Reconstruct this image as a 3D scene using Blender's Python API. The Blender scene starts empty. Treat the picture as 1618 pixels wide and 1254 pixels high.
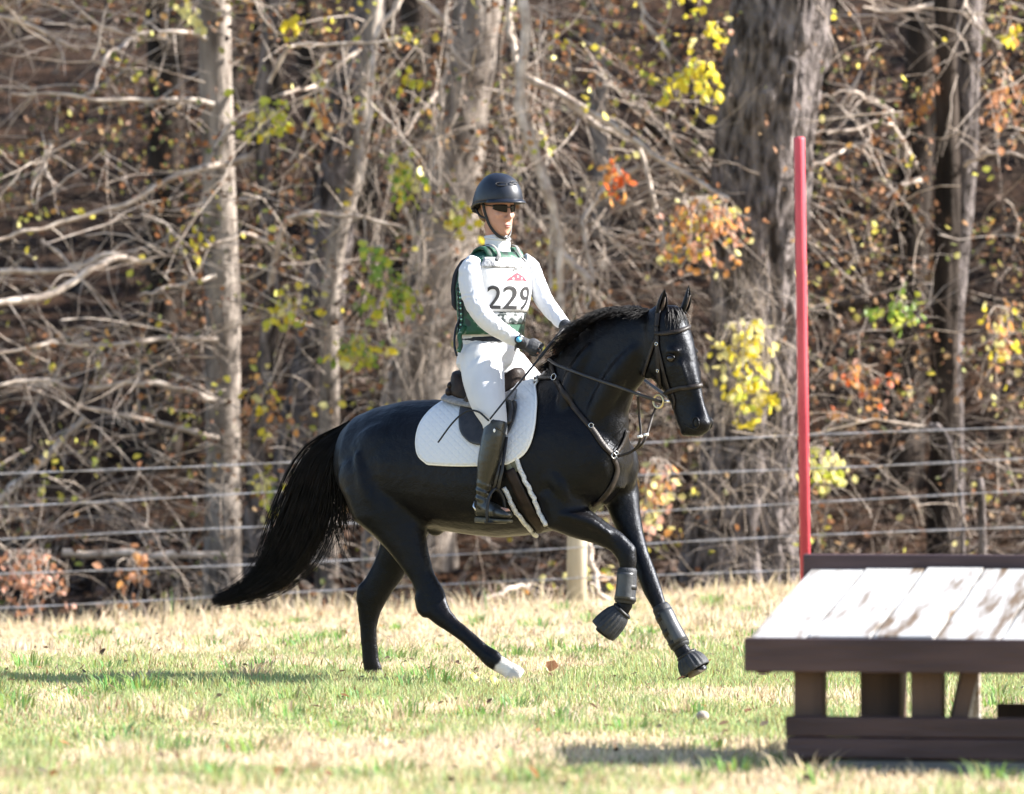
import bpy, bmesh, math, random
import numpy as np
from mathutils import Vector, Matrix
from mathutils.bvhtree import BVHTree

# ------------------------------------------------------------------ camera, sky, sun, exposure
SC = bpy.context.scene
COL = SC.collection
FPX, CX, HY, CH, CD = 9000.0, 809.0, 705.0, 1.233, 30.0
cam_d = bpy.data.cameras.new('camera')
cam_d.sensor_width = 36.0
cam_d.lens = 36.0 * FPX / 1618.0
cam_d.shift_y = (HY - 627.0) / 1618.0
cam_d.clip_start = 0.5
cam_d.clip_end = 600.0
cam_d.dof.use_dof = True
cam_d.dof.focus_distance = 29.75
cam_d.dof.aperture_fstop = 3.1
cam = bpy.data.objects.new('camera', cam_d)
cam.location = (0, -CD, CH)
cam.rotation_euler = (math.radians(90), 0, 0)
COL.objects.link(cam)
SC.camera = cam

SUN_AZ = math.radians(4)      # behind the picture plane, measured from +x
SUN_EL = math.radians(34)
world = bpy.data.worlds.new('World')
SC.world = world
world.use_nodes = True
wn = world.node_tree.nodes
sky = wn.new('ShaderNodeTexSky')
sky.sky_type = 'NISHITA'
sky.sun_disc = False
sky.sun_elevation = SUN_EL
sky.sun_rotation = math.radians(90) - SUN_AZ
world.node_tree.links.new(sky.outputs[0], wn['Background'].inputs[0])
wn['Background'].inputs[1].default_value = 0.085
sun_d = bpy.data.lights.new('sun', 'SUN')
sun_d.energy = 5.0
sun_d.angle = math.radians(0.53)
sun_d.color = (1.0, 0.965, 0.91)
sun = bpy.data.objects.new('sun', sun_d)
sv = Vector((math.cos(SUN_AZ) * math.cos(SUN_EL), math.sin(SUN_AZ) * math.cos(SUN_EL), math.sin(SUN_EL)))
sun.rotation_euler = (-sv).to_track_quat('-Z', 'Y').to_euler()
sun.location = (12, 3, 10)
COL.objects.link(sun)
SC.view_settings.view_transform = 'Standard'
SC.view_settings.look = 'None'
SC.view_settings.gamma = 1.0
SC.view_settings.use_curve_mapping = False
SC.view_settings.exposure = 1.92
SC.render.engine = 'CYCLES'
SC.cycles.use_denoising = True
SC.cycles.max_bounces = 5
SC.cycles.transparent_max_bounces = 6

rng = np.random.default_rng(229)
random.seed(229)
UP = np.array([0.0, 0.0, 1.0])

def W(px, py, y=0.0):
    """where a point of the photograph lies when it stands at depth y"""
    d = CD + y
    return np.array([(px - CX) * d / FPX, y, CH - (py - HY) * d / FPX])

def sm(a, b, t):
    t = np.clip((np.asarray(t, float) - a) / (b - a), 0, 1)
    return t * t * (3 - 2 * t)

def vnoise(x, y, seed=0):
    """smooth value noise, vectorised"""
    x = np.asarray(x, float); y = np.asarray(y, float)
    xi = np.floor(x).astype(np.int64); yi = np.floor(y).astype(np.int64)
    fx = x - xi; fy = y - yi
    fx = fx * fx * (3 - 2 * fx); fy = fy * fy * (3 - 2 * fy)
    def h(a, b):
        n = (a * 374761393 + b * 668265263 + seed * 982451653) & 0x7fffffff
        n = ((n ^ (n >> 13)) * 1274126177) & 0x7fffffff
        return ((n ^ (n >> 16)) & 0xffff) / 65535.0
    return (h(xi, yi) * (1 - fx) + h(xi + 1, yi) * fx) * (1 - fy) + (h(xi, yi + 1) * (1 - fx) + h(xi + 1, yi + 1) * fx) * fy

def ground(x, y):
    x = np.asarray(x, float); y = np.asarray(y, float)
    z = 0.045 * x * sm(2, 13, y)
    z = z + 0.30 * np.maximum(0, y - 15.5) * sm(15.5, 22, y)
    z = z + 0.05 * (vnoise(x * 0.5, y * 0.5, 3) - 0.5) * sm(1.5, 5, np.abs(y + 0.5)) + 0.35 * (vnoise(x * 0.25, y * 0.25, 5) - 0.5) * sm(15, 24, y)
    return z

# ------------------------------------------------------------------ materials
def new_mat(name):
    m = bpy.data.materials.new(name)
    m.use_nodes = True
    nt = m.node_tree
    return m, nt, nt.nodes, nt.links, nt.nodes['Principled BSDF']

def M(name, c1, c2=None, scale=8.0, rough=0.6, bump=0.2, bscale=None, stretch=(1, 1, 1), detail=4, spec=0.4, metal=0.0, sheen=0.0, coat=0.0, lo=0.35, hi=0.65, dist=0.01):
    m, nt, N, L, b = new_mat(name)
    tc = N.new('ShaderNodeTexCoord'); mp = N.new('ShaderNodeMapping')
    mp.inputs['Scale'].default_value = stretch
    L.new(tc.outputs['Object'], mp.inputs[0])
    nz = N.new('ShaderNodeTexNoise'); nz.inputs['Scale'].default_value = scale; nz.inputs['Detail'].default_value = detail
    L.new(mp.outputs[0], nz.inputs['Vector'])
    cr = N.new('ShaderNodeValToRGB')
    cr.color_ramp.elements[0].position = lo; cr.color_ramp.elements[1].position = hi
    cr.color_ramp.elements[0].color = (*c1, 1); cr.color_ramp.elements[1].color = (*(c2 or c1), 1)
    L.new(nz.outputs['Fac'], cr.inputs[0]); L.new(cr.outputs[0], b.inputs['Base Color'])
    b.inputs['Roughness'].default_value = rough
    b.inputs['Specular IOR Level'].default_value = spec
    b.inputs['Metallic'].default_value = metal
    b.inputs['Sheen Weight'].default_value = sheen
    b.inputs['Coat Weight'].default_value = coat
    if bump:
        n2 = N.new('ShaderNodeTexNoise'); n2.inputs['Scale'].default_value = bscale or scale * 4; n2.inputs['Detail'].default_value = 3
        L.new(mp.outputs[0], n2.inputs['Vector'])
        bp = N.new('ShaderNodeBump'); bp.inputs['Strength'].default_value = bump; bp.inputs['Distance'].default_value = dist
        L.new(n2.outputs['Fac'], bp.inputs['Height']); L.new(bp.outputs[0], b.inputs['Normal'])
    return m

def leafy(name, transl=0.4, rough=0.5, tint=None):
    """vertex-coloured thin plant tissue that lets some light through"""
    m, nt, N, L, b = new_mat(name)
    at = N.new('ShaderNodeAttribute'); at.attribute_name = 'Col'
    src = at.outputs['Color']
    if tint is not None:
        src = None
        rgb = N.new('ShaderNodeTexNoise'); rgb.inputs['Scale'].default_value = 30
        cr = N.new('ShaderNodeValToRGB')
        cr.color_ramp.elements[0].position = .35; cr.color_ramp.elements[1].position = .65
        cr.color_ramp.elements[0].color = (*tint[0], 1); cr.color_ramp.elements[1].color = (*tint[1], 1)
        tcn = N.new('ShaderNodeTexCoord'); oi = N.new('ShaderNodeObjectInfo')
        ad = N.new('ShaderNodeVectorMath'); ad.operation = 'ADD'
        L.new(tcn.outputs['Object'], ad.inputs[0]); L.new(oi.outputs['Random'], ad.inputs[1])
        L.new(ad.outputs[0], rgb.inputs['Vector']); L.new(rgb.outputs['Fac'], cr.inputs[0])
        src = cr.outputs[0]
    L.new(src, b.inputs['Base Color'])
    b.inputs['Roughness'].default_value = rough
    b.inputs['Specular IOR Level'].default_value = 0.25
    tr = N.new('ShaderNodeBsdfTranslucent'); L.new(src, tr.inputs['Color'])
    mx = N.new('ShaderNodeMixShader'); mx.inputs[0].default_value = transl
    L.new(b.outputs[0], mx.inputs[1]); L.new(tr.outputs[0], mx.inputs[2])
    L.new(mx.outputs[0], N['Material Output'].inputs['Surface'])
    return m

# ------------------------------------------------------------------ mesh helpers
class MB:
    def __init__(s): s.V = []; s.F = []; s.n = 0
    def add(s, V, F):
        V = np.asarray(V, float).reshape(-1, 3)
        s.V.append(V); o = s.n; s.n += len(V)
        s.F.extend([tuple(int(i) + o for i in f) for f in F])
        return o
    def loft(s, rings, cap=True, closed=False):
        n = len(rings[0]); k = len(rings); F = []
        for i in range(k if closed else k - 1):
            j = (i + 1) % k
            for q in range(n):
                r = (q + 1) % n
                F.append((i * n + q, i * n + r, j * n + r, j * n + q))
        if cap and not closed:
            F.append(tuple(range(n - 1, -1, -1))); F.append(tuple((k - 1) * n + q for q in range(n)))
        return s.add(np.concatenate(rings), F)
    def tube(s, pts, rad, n=8, flat=1.0, ref=None, closed=False):
        """a tube along pts; flat < 1 squashes it across ref"""
        pts = np.asarray(pts, float); k = len(pts)
        rad = np.full(k, rad) if np.isscalar(rad) else np.asarray(rad, float)
        R = []
        for i in range(k):
            if closed: t = pts[(i + 1) % k] - pts[i - 1]
            else: t = pts[min(i + 1, k - 1)] - pts[max(i - 1, 0)]
            t = t / (np.linalg.norm(t) + 1e-12)
            r0 = np.array(ref if ref is not None else ((0, 1, 0.001) if abs(t[1]) < .9 else (1, 0, 0)), float)
            a = np.cross(t, r0); a /= np.linalg.norm(a) + 1e-12; b = np.cross(a, t)
            R.append(ring(pts[i], a * rad[i], b * rad[i] * flat, n))
        return s.loft(R, True, closed)
    def ball(s, c, r, ax=None, n=14, m=9):
        c = np.asarray(c, float); r = np.full(3, r) if np.isscalar(r) else np.asarray(r, float)
        A = np.eye(3) if ax is None else np.asarray(ax, float)
        R = []
        for i in range(m):
            t = math.pi * (i + .3) / (m - .4)
            R.append(ring(c + A[2] * r[2] * math.cos(t), A[0] * r[0] * math.sin(t), A[1] * r[1] * math.sin(t), n))
        return s.loft(R)
    def box(s, x0, x1, y0, y1, z0, z1, jit=0.0):
        V = np.array([(x, y, z) for z in (z0, z1) for y in (y0, y1) for x in (x0, x1)], float)
        if jit: V += rng.uniform(-jit, jit, V.shape)
        return s.add(V, [(0, 2, 3, 1), (4, 5, 7, 6), (0, 1, 5, 4), (2, 6, 7, 3), (0, 4, 6, 2), (1, 3, 7, 5)])
    def mesh(s, name):
        me = bpy.data.meshes.new(name)
        me.from_pydata(np.concatenate(s.V).tolist(), [], s.F)
        bm = bmesh.new(); bm.from_mesh(me); bmesh.ops.recalc_face_normals(bm, faces=bm.faces); bm.to_mesh(me); bm.free()
        return me
    def build(s, name, mat, parent=None, smooth=True, bevel=0.0, **kw):
        return obj(name, s.mesh(name), mat, parent, smooth, bevel, **kw)

def ring(c, a, b, n=20, p=2.0):
    t = np.arange(n) * 2 * math.pi / n
    ct, st = np.cos(t), np.sin(t)
    ct = np.sign(ct) * np.abs(ct) ** (2 / p); st = np.sign(st) * np.abs(st) ** (2 / p)
    return np.asarray(c)[None] + ct[:, None] * np.asarray(a)[None] + st[:, None] * np.asarray(b)[None]

def obj(name, me, mat, parent=None, smooth=True, bevel=0.0, solid=0.0, sub=0, angle=None):
    o = bpy.data.objects.new(name, me); COL.objects.link(o)
    if mat is not None and not me.materials: me.materials.append(mat)
    if smooth: me.polygons.foreach_set('use_smooth', np.ones(len(me.polygons), bool))
    if parent is not None: o.parent = parent
    if solid:
        md = o.modifiers.new('thickness', 'SOLIDIFY'); md.thickness = solid; md.offset = 1.0
    if sub:
        md = o.modifiers.new('smooth', 'SUBSURF'); md.levels = sub; md.render_levels = sub
    if bevel:
        md = o.modifiers.new('edge', 'BEVEL'); md.width = bevel; md.segments = 2; md.limit_method = 'ANGLE'
    return o

def tag(o, label=None, cat=None, group=None, kind=None):
    if label: o['label'] = label
    if cat: o['category'] = cat
    if group: o['group'] = group
    if kind: o['kind'] = kind
    return o

def empty(name, loc, label, cat, group=None, rz=0.0):
    o = bpy.data.objects.new(name, None); COL.objects.link(o)
    o.empty_display_size = 0.1
    o.location = loc; o.rotation_euler = (0, 0, rz)
    return tag(o, label, cat, group)

def under(root, o):
    """parent a mesh that was written in world coordinates (roots here are never rotated)"""
    o.parent = root
    o.location = o.location - root.location
    return o

def mesh_np(name, V, F, col=None):
    """fast mesh of equal-sided faces"""
    V = np.ascontiguousarray(V, np.float32).reshape(-1, 3); F = np.ascontiguousarray(F, np.int32)
    me = bpy.data.meshes.new(name)
    k = F.shape[1]
    me.vertices.add(len(V)); me.vertices.foreach_set('co', V.ravel())
    me.loops.add(F.size); me.loops.foreach_set('vertex_index', F.ravel())
    me.polygons.add(len(F))
    me.polygons.foreach_set('loop_start', np.arange(0, F.size, k, dtype=np.int32))
    me.polygons.foreach_set('loop_total', np.full(len(F), k, np.int32))
    me.update(calc_edges=True)
    if col is not None:
        a = me.attributes.new('Col', 'FLOAT_COLOR', 'POINT')
        c = np.ones((len(V), 4), np.float32); c[:, :3] = col
        a.data.foreach_set('color', c.ravel())
    return me

def tubes(P, R, s=3):
    """P (N,K,3) paths, R (N,K) radii -> verts, quads for all of them at once"""
    N, K, _ = P.shape
    T = np.empty_like(P); T[:, 1:-1] = P[:, 2:] - P[:, :-2]; T[:, 0] = P[:, 1] - P[:, 0]; T[:, -1] = P[:, -1] - P[:, -2]
    T /= np.linalg.norm(T, axis=2, keepdims=True) + 1e-9
    ref = np.array([0.31, 0.9, 0.17])
    A = np.cross(T, ref); A /= np.linalg.norm(A, axis=2, keepdims=True) + 1e-9
    B = np.cross(T, A)
    t = np.arange(s) * 2 * math.pi / s
    V = P[:, :, None] + R[:, :, None, None] * (np.cos(t)[None, None, :, None] * A[:, :, None] + np.sin(t)[None, None, :, None] * B[:, :, None])
    base = (np.arange(N)[:, None, None] * K + np.arange(K - 1)[None, :, None]) * s
    q = np.arange(s)[None, None, :]; q2 = (q + 1) % s
    F = np.stack([base + q, base + q2, base + s + q2, base + s + q], -1).reshape(-1, 4)
    return V.reshape(-1, 3), F

def remesh(mb, name, voxel, iters=6, fac=0.5):
    me = mb.mesh(name + '_raw')
    o = bpy.data.objects.new(name + '_raw', me); COL.objects.link(o)
    r = o.modifiers.new('r', 'REMESH'); r.mode = 'VOXEL'; r.voxel_size = voxel; r.adaptivity = 0
    if iters:
        s = o.modifiers.new('s', 'SMOOTH'); s.factor = fac; s.iterations = iters
    dg = bpy.context.evaluated_depsgraph_get()
    out = bpy.data.meshes.new_from_object(o.evaluated_get(dg))
    out.name = name
    bpy.data.objects.remove(o); bpy.data.meshes.remove(me)
    out.materials.clear()
    return out

def coords(me):
    a = np.empty(len(me.vertices) * 3, np.float32); me.vertices.foreach_get('co', a)
    return a.reshape(-1, 3)

def spline(pts, n):
    """Catmull-Rom through pts (k,d) sampled n times"""
    pts = np.asarray(pts, float); k = len(pts)
    if k == 2: 
        t = np.linspace(0, 1, n)[:, None]; return pts[0] * (1 - t) + pts[1] * t
    e = np.vstack([2 * pts[0] - pts[1], pts, 2 * pts[-1] - pts[-2]])
    u = np.linspace(0, k - 1 - 1e-6, n); i = u.astype(int); f = (u - i)[:, None]
    p0, p1, p2, p3 = e[i], e[i + 1], e[i + 2], e[i + 3]
    return .5 * ((2 * p1) + (p2 - p0) * f + (2 * p0 - 5 * p1 + 4 * p2 - p3) * f ** 2 + (3 * p1 - p0 - 3 * p2 + p3) * f ** 3)
# ------------------------------------------------------------------ ground
def sheet(name, xs, ys, mat, dz=0.0):
    X, Y = np.meshgrid(xs, ys)
    V = np.stack([X, Y, ground(X, Y) + dz], -1).reshape(-1, 3)
    nx, ny = len(xs), len(ys)
    i = (np.arange(ny - 1)[:, None] * nx + np.arange(nx - 1)[None]).ravel()
    o = obj(name, mesh_np(name, V, np.stack([i, i + 1, i + nx + 1, i + nx], 1)), mat)
    return tag(o, kind='structure')
soil = M('thatch_and_soil', (.22, .17, .09), (.40, .33, .19), 3.0, .95, .6, 40, spec=.1, dist=.02)
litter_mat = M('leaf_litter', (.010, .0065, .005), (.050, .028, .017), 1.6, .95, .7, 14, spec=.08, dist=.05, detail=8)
xs = np.concatenate([np.linspace(-90, -9, 20), np.linspace(-8, 8, 81), np.linspace(9, 90, 20)])
sheet('meadow', xs, np.concatenate([np.linspace(-60, -14, 12), np.linspace(-13, 15, 120)]), soil)
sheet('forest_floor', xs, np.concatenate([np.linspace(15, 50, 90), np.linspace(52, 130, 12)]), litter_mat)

# ------------------------------------------------------------------ grass
def greenness(x, y):
    g = .60 * vnoise(x * .9 + 3, y * .55, 11) + .4 * vnoise(x * 3.1, y * 1.6, 12)
    g = g + .12 - .42 * sm(2.0, 7, y) + .10 * sm(-4, -1, y) * (1 - sm(.5, 3, y))
    # worn straw-coloured patches in the turf
    for (px, py, sx, sy) in ((880, 1165, .60, .8), (340, 1190, .5, .6), (700, 1010, .6, 1.0)):
        d = CH * FPX / (py - HY); cx, cy = (px - CX) * d / FPX, d - CD
        g = g - .33 * np.exp(-((x - cx) / sx) ** 2 - ((y - cy) / sy) ** 2)
    for (px, py, sx, sy) in ((1000, 1075, .9, 1.0), (330, 1095, .6, .6), (120, 1075, .7, .7), (1180, 1040, .5, 1.2)):
        d = CH * FPX / (py - HY); cx, cy = (px - CX) * d / FPX, d - CD
        g = g + .22 * np.exp(-((x - cx) / sx) ** 2 - ((y - cy) / sy) ** 2)
    return g
def blades(n, ylo, yhi, hfun, wid, name, label, extra=1.2, tall=False):
    y = rng.uniform(ylo, yhi, n)
    half = 809 / FPX * (CD + y) + extra
    x = rng.uniform(-1, 1, n) * half
    g = greenness(x, y) + rng.normal(0, .13, n)
    green = g > .622
    h = hfun(x, y, green, n)
    base = np.stack([x, y, ground(x, y) - .004], 1)
    a = rng.uniform(0, 2 * math.pi, n); lean = np.abs(rng.normal(0, .55, n)) * h
    flat = (~green) & (rng.random(n) < .45); lean = np.where(flat, h * rng.uniform(.9, 2.2, n), lean)
    dz = np.where(flat, h * .45, h)
    dx, dy = np.cos(a), np.sin(a)
    b = rng.uniform(0, 2 * math.pi, n); sx, sy = np.cos(b) * wid * rng.uniform(.6, 1.4, n), np.sin(b) * wid * .6
    S = np.stack([sx, sy, 0 * sx], 1)
    mid = base + np.stack([dx * lean * .35, dy * lean * .35, dz * .6], 1)
    tip = base + np.stack([dx * lean, dy * lean, dz * np.where(flat, .8, 1.0)], 1)
    V = np.stack([base - S, base + S, mid + S * .8, mid - S * .8, tip], 1)
    F = np.array([[0, 1, 2], [0, 2, 3], [3, 2, 4]])[None] + (np.arange(n) * 5)[:, None, None]
    cg = np.stack([rng.uniform(.28, .43, n), rng.uniform(.35, .47, n), rng.uniform(.14, .22, n)], 1)
    cs = np.stack([rng.uniform(.50, .84, n)] * 3, 1) * np.stack([np.ones(n), rng.uniform(.78, .88, n), rng.uniform(.50, .66, n)], 1)
    c = np.where(green[:, None], cg, cs)
    dead = rng.random(n) < .08
    c[dead] = np.stack([rng.uniform(.18, .3, dead.sum()), rng.uniform(.12, .18, dead.sum()), rng.uniform(.06, .09, dead.sum())], 1)
    col = np.repeat(c[:, None], 5, 1).reshape(-1, 3)
    o = obj(name, mesh_np(name, V.reshape(-1, 3), F.reshape(-1, 3), col), grass_mat)
    return tag(o, label, 'grass', kind='stuff')
grass_mat = leafy('grass_blades', .42, .55)
def h_turf(x, y, green, n):
    h = .018 + .036 * vnoise(x * 1.7, y * 1.2, 21) * rng.uniform(.5, 1.3, n)
    h = np.where(green, h * 1.15, h * .95)
    tuft = vnoise(x * 3.3, y * 2.6, 23)
    return h * (1 + 1.3 * sm(.72, .9, tuft))
blades(185000, -10.8, 4.5, h_turf, .0034, 'turf_grass', 'short green and straw coloured turf across the field')
blades(60000, 4.0, 15.0, lambda x, y, g, n: .025 + .06 * vnoise(x * 1.3, y, 25) * rng.uniform(.4, 1.3, n), .005, 'dry_grass', 'dry straw grass in front of the fence')
def h_tall(x, y, green, n): return rng.uniform(.06, .26, n) * (.3 + vnoise(x * 1.1, y, 27))
blades(7000, 12.2, 16.5, h_tall, .006, 'tall_dry_grass', 'tall dry grass stems along the foot of the woods')

# coarser tufts standing out of the turf
nt_, nb_ = 240, 46
ty = rng.uniform(-9.5, 12, nt_); tx = rng.uniform(-1, 1, nt_) * (809 / FPX * (CD + ty) + .5)
bx_ = (tx[:, None] + rng.normal(0, .055, (nt_, nb_))).ravel(); by_ = (ty[:, None] + rng.normal(0, .055, (nt_, nb_))).ravel(); n = nt_ * nb_
hh_ = (rng.uniform(.05, .12, (nt_, 1)) * rng.uniform(.5, 1.2, (nt_, nb_))).ravel(); an = np.arctan2(by_ - np.repeat(ty, nb_), bx_ - np.repeat(tx, nb_)) + rng.normal(0, .5, n)
le = hh_ * rng.uniform(.3, 1.2, n); base = np.stack([bx_, by_, ground(bx_, by_) - .004], 1); S = np.stack([np.sin(an), -np.cos(an), 0 * an], 1) * rng.uniform(.003, .0055, (n, 1))
mid = base + np.stack([np.cos(an) * le * .35, np.sin(an) * le * .35, hh_ * .65], 1); tip = base + np.stack([np.cos(an) * le, np.sin(an) * le, hh_ * .9], 1)
V = np.stack([base - S, base + S, mid + S * .8, mid - S * .8, tip], 1); F = np.array([[0, 1, 2], [0, 2, 3], [3, 2, 4]])[None] + (np.arange(n) * 5)[:, None, None]
isg = np.repeat(rng.random(nt_) < .62, nb_); c = np.where(isg[:, None], np.stack([rng.uniform(.13, .26, n), rng.uniform(.22, .36, n), rng.uniform(.06, .12, n)], 1), np.stack([rng.uniform(.4, .7, n)] * 3, 1) * np.array([1, .8, .52]))
tag(obj('grass_tufts', mesh_np('grass_tufts', V.reshape(-1, 3), F.reshape(-1, 3), np.repeat(c, 5, 0)), grass_mat), 'coarse tufts of green and dry grass in the turf', 'grass', kind='stuff')

# ------------------------------------------------------------------ woods
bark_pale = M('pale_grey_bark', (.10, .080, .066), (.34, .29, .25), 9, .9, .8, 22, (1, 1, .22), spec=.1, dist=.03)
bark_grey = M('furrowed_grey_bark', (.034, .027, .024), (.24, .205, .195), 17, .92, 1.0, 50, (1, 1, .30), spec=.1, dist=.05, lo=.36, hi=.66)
bark_dark = M('dark_shaded_bark', (.014, .011, .009), (.050, .038, .031), 6, .9, .8, 20, (1, 1, .2), spec=.1, dist=.03)  # dark bark; the shade on the deep trunks is put into its colour
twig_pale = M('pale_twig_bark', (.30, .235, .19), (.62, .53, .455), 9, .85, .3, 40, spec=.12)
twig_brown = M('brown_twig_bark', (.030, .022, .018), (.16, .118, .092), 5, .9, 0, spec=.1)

def trunk_mesh(name, path, n=26, ridges=.05, seed=0):
    """path (k,4): x,y,z,radius - a bark-ridged tapered trunk"""
    P = spline(path, max(60, len(path) * 14)); k = len(P)
    t = np.arange(n) * 2 * math.pi / n
    V = np.empty((k, n, 3))
    zz = P[:, 2]
    for q in range(n):
        qq = q * 26.0 / n
        rd = 1 + ridges * (vnoise(np.full(k, qq * (1.0 if n < 60 else 1.35) + seed * 7), zz * 1.6, seed) - .5) * 2 + ridges * .9 * (vnoise(np.full(k, qq * (.37 if n < 60 else 2.9) + 40), zz * (4.5 if n < 60 else 6.5), seed + 1) - .5) * 2
        V[:, q, 0] = P[:, 0] + P[:, 3] * rd * np.cos(t[q]); V[:, q, 1] = P[:, 1] + P[:, 3] * rd * np.sin(t[q]); V[:, q, 2] = zz
    i = (np.arange(k - 1)[:, None] * n + np.arange(n)[None]); j = np.arange(k - 1)[:, None] * n + (np.arange(n)[None] + 1) % n
    return mesh_np(name, V.reshape(-1, 3), np.stack([i, j, j + n, i + n], -1).reshape(-1, 4))

def bare_crown(top, rad, seed, h=4.0, spread=2.6, n=46):
    """limbs and twigs above the frame"""
    P = []; Rr = []
    for k in range(n):
        a = rng.uniform(0, 6.28); up = rng.uniform(.5, 1.0)
        st = top + np.array([0, 0, -rng.uniform(0, 2.2)])
        end = st + np.array([math.cos(a) * spread * rng.uniform(.5, 1), math.sin(a) * spread * rng.uniform(.5, 1), h * up])
        mid = (st + end) / 2 + rng.normal(0, .25, 3) + np.array([0, 0, -.3])
        main = spline([st, mid, end], 9); P.append(main); Rr.append(np.linspace(rad * .32, .012, 9))
        for q in range(5):
            s0 = main[rng.integers(3, 8)]; e0 = s0 + rng.normal(0, .55, 3) + np.array([0, 0, .5])
            P.append(spline([s0, (s0 + e0) / 2 + rng.normal(0, .08, 3), e0], 9)); Rr.append(np.linspace(.014, .004, 9))
    V, F = tubes(np.array(P), np.array(Rr), 3)
    return V, F

def branch_mesh(name, pts, y0, y1, r_px, taper=.45, sides=5, wob=.02):
    """a crooked branch through photograph points, standing y0..y1 deep"""
    k = len(pts); ys = np.linspace(y0, y1, k)
    n = max(14, 6 * k)
    P = spline([W(a, b, y) for (a, b), y in zip(pts, ys)], n)
    P[1:-1] += (np.stack([vnoise(np.arange(n) * .45, np.full(n, pts[0][0] * .37 + j), 31 + j) for j in range(3)], 1)[1:-1] - .5) * wob * 2
    r = r_px * (CD + (y0 + y1) / 2) / FPX
    rad = r * np.linspace(1, taper, n) * (1 + .22 * (vnoise(np.arange(n) * .8, np.full(n, pts[0][1] * .11), 5) - .5))
    Pm, Rm = [P], [rad]
    # side twigs
    for q in range(int(3 + n * .28)):
        i = rng.integers(2, n - 1); L_ = rng.uniform(.15, .55)
        d = rng.normal(0, 1, 3) * np.array([1, .5, 1]); d /= np.linalg.norm(d)
        t = np.linspace(0, 1, n)[:, None]
        Pm.append(P[i] + d * L_ * t + np.array([0, 0, -.18 * L_]) * t ** 2 + .03 * np.sin(t * 7 + q) * rng.normal(0, 1, 3) * t)
        Rm.append(np.linspace(min(.007, rad[i] * .5), .0025, n))
    V, F = tubes(np.array(Pm), np.array(Rm), sides)
    return mesh_np(name, V, F)

def tree(name, label, stations, y, mat, branches=(), crown=True, ridges=.05, n=26, lean_y=0.0):
    """stations: (px, py, width px) from the top of the frame down to the ground"""
    st = list(stations)
    pts = []
    for px, py, wd in st:
        p = W(px, py, y); pts.append((p[0], y, p[2], wd * .5 * (CD + y) / FPX))
    # up beyond the frame
    (x1, _, z1, r1), (x2, _, z2, r2) = pts[0], pts[1]
    sl = (x1 - x2) / max(.2, z1 - z2)
    sl = max(-.25, min(.25, sl))
    for dz, f in ((3.0, .8), (6.0, .55)): pts.insert(0, (x1 + sl * dz * .7, y, z1 + dz, r1 * f))
    pts = pts[::-1]
    bx = pts[0][0]; gz = float(ground(bx, y))
    pts[0] = (bx, y, min(gz, pts[0][2]) - .1, pts[0][3] * 1.12)
    root = empty(name, (bx, y, gz), label, 'tree')
    under(root, obj('trunk', trunk_mesh('trunk', np.array(pts), n, ridges, int(abs(stations[0][0])) % 97), mat))
    for pl, y0, y1, r, bmat in branches:
        under(root, obj('branch', branch_mesh('branch', pl, y0, y1, r), bmat))
    if crown:
        tp = np.array(pts[-1][:3]); V, F = bare_crown(tp + np.array([0, 0, -.4]), pts[-1][3], 1)
        under(root, obj('crown', mesh_np('crown', V, F), twig_brown))
    return root

tp, td = twig_pale, bark_dark
tree('pale_tree', 'straight pale grey tree trunk behind the fence, left of the horse tail', [(338, -20, 50), (344, 250, 52), (352, 480, 54), (352, 700, 56), (352, 900, 62), (352, 985, 72)], 17.2, bark_pale,
     [([(333, 61), (268, 50), (184, 50), (111, 0)], 17.1, 16.6, 4.5, tp), ([(338, 165), (249, 157), (153, 155), (19, 147)], 17.0, 16.4, 5, tp),
      ([(340, 632), (280, 613), (215, 604), (142, 617), (65, 602), (-20, 608)], 17.0, 16.0, 6.5, tp), ([(345, 692), (215, 658), (116, 641)], 17.0, 16.3, 5.5, tp),
      ([(345, 536), (258, 533), (164, 546), (86, 542), (-10, 558)], 17.0, 16.0, 5, tp), ([(177, 546), (151, 589)], 16.4, 16.3, 3, tp),
      ([(340, 436), (268, 452), (218, 467)], 17.0, 16.4, 4, tp), ([(345, 253), (368, 191), (420, 153)], 16.9, 16.5, 3.5, tp),
      ([(400, 249), (345, 262), (268, 283), (184, 325), (77, 356), (-15, 378)], 16.9, 16.0, 6.5, tp)], ridges=.03)
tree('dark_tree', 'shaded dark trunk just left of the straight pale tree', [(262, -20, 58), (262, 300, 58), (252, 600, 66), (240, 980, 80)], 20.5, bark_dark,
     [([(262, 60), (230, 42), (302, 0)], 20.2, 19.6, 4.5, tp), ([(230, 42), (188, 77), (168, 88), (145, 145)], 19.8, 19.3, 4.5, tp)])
tree('ivy_tree', 'thin vine-wrapped trunk right of the straight pale tree', [(430, -20, 22), (415, 200, 24), (428, 460, 24), (410, 640, 26), (400, 820, 30), (405, 990, 36)], 16.6, bark_grey,
     [([(426, 459), (445, 367), (464, 341), (533, 339), (640, 360)], 16.5, 16.0, 5.5, tp), ([(430, 383), (383, 371), (318, 394)], 16.4, 16.0, 5, tp),
      ([(425, 130), (460, 75), (530, 70), (640, 60)], 16.4, 16.0, 4, tp)], ridges=.10)
tree('leaning_tree', 'broad grey trunk leaning left behind the horse tail', [(585, -20, 60), (555, 150, 62), (528, 330, 66), (505, 520, 74), (478, 700, 84), (462, 985, 96)], 18.6, bark_grey,
     [([(592, -5), (568, 69), (522, 122), (457, 256)], 17.2, 16.8, 5, tp), ([(633, -5), (598, 57), (587, 115), (583, 191), (571, 245), (575, 291)], 16.8, 16.4, 6, tp),
      ([(518, 130), (483, 138), (440, 150)], 17.6, 17.0, 5, tp)], ridges=.07)
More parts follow.
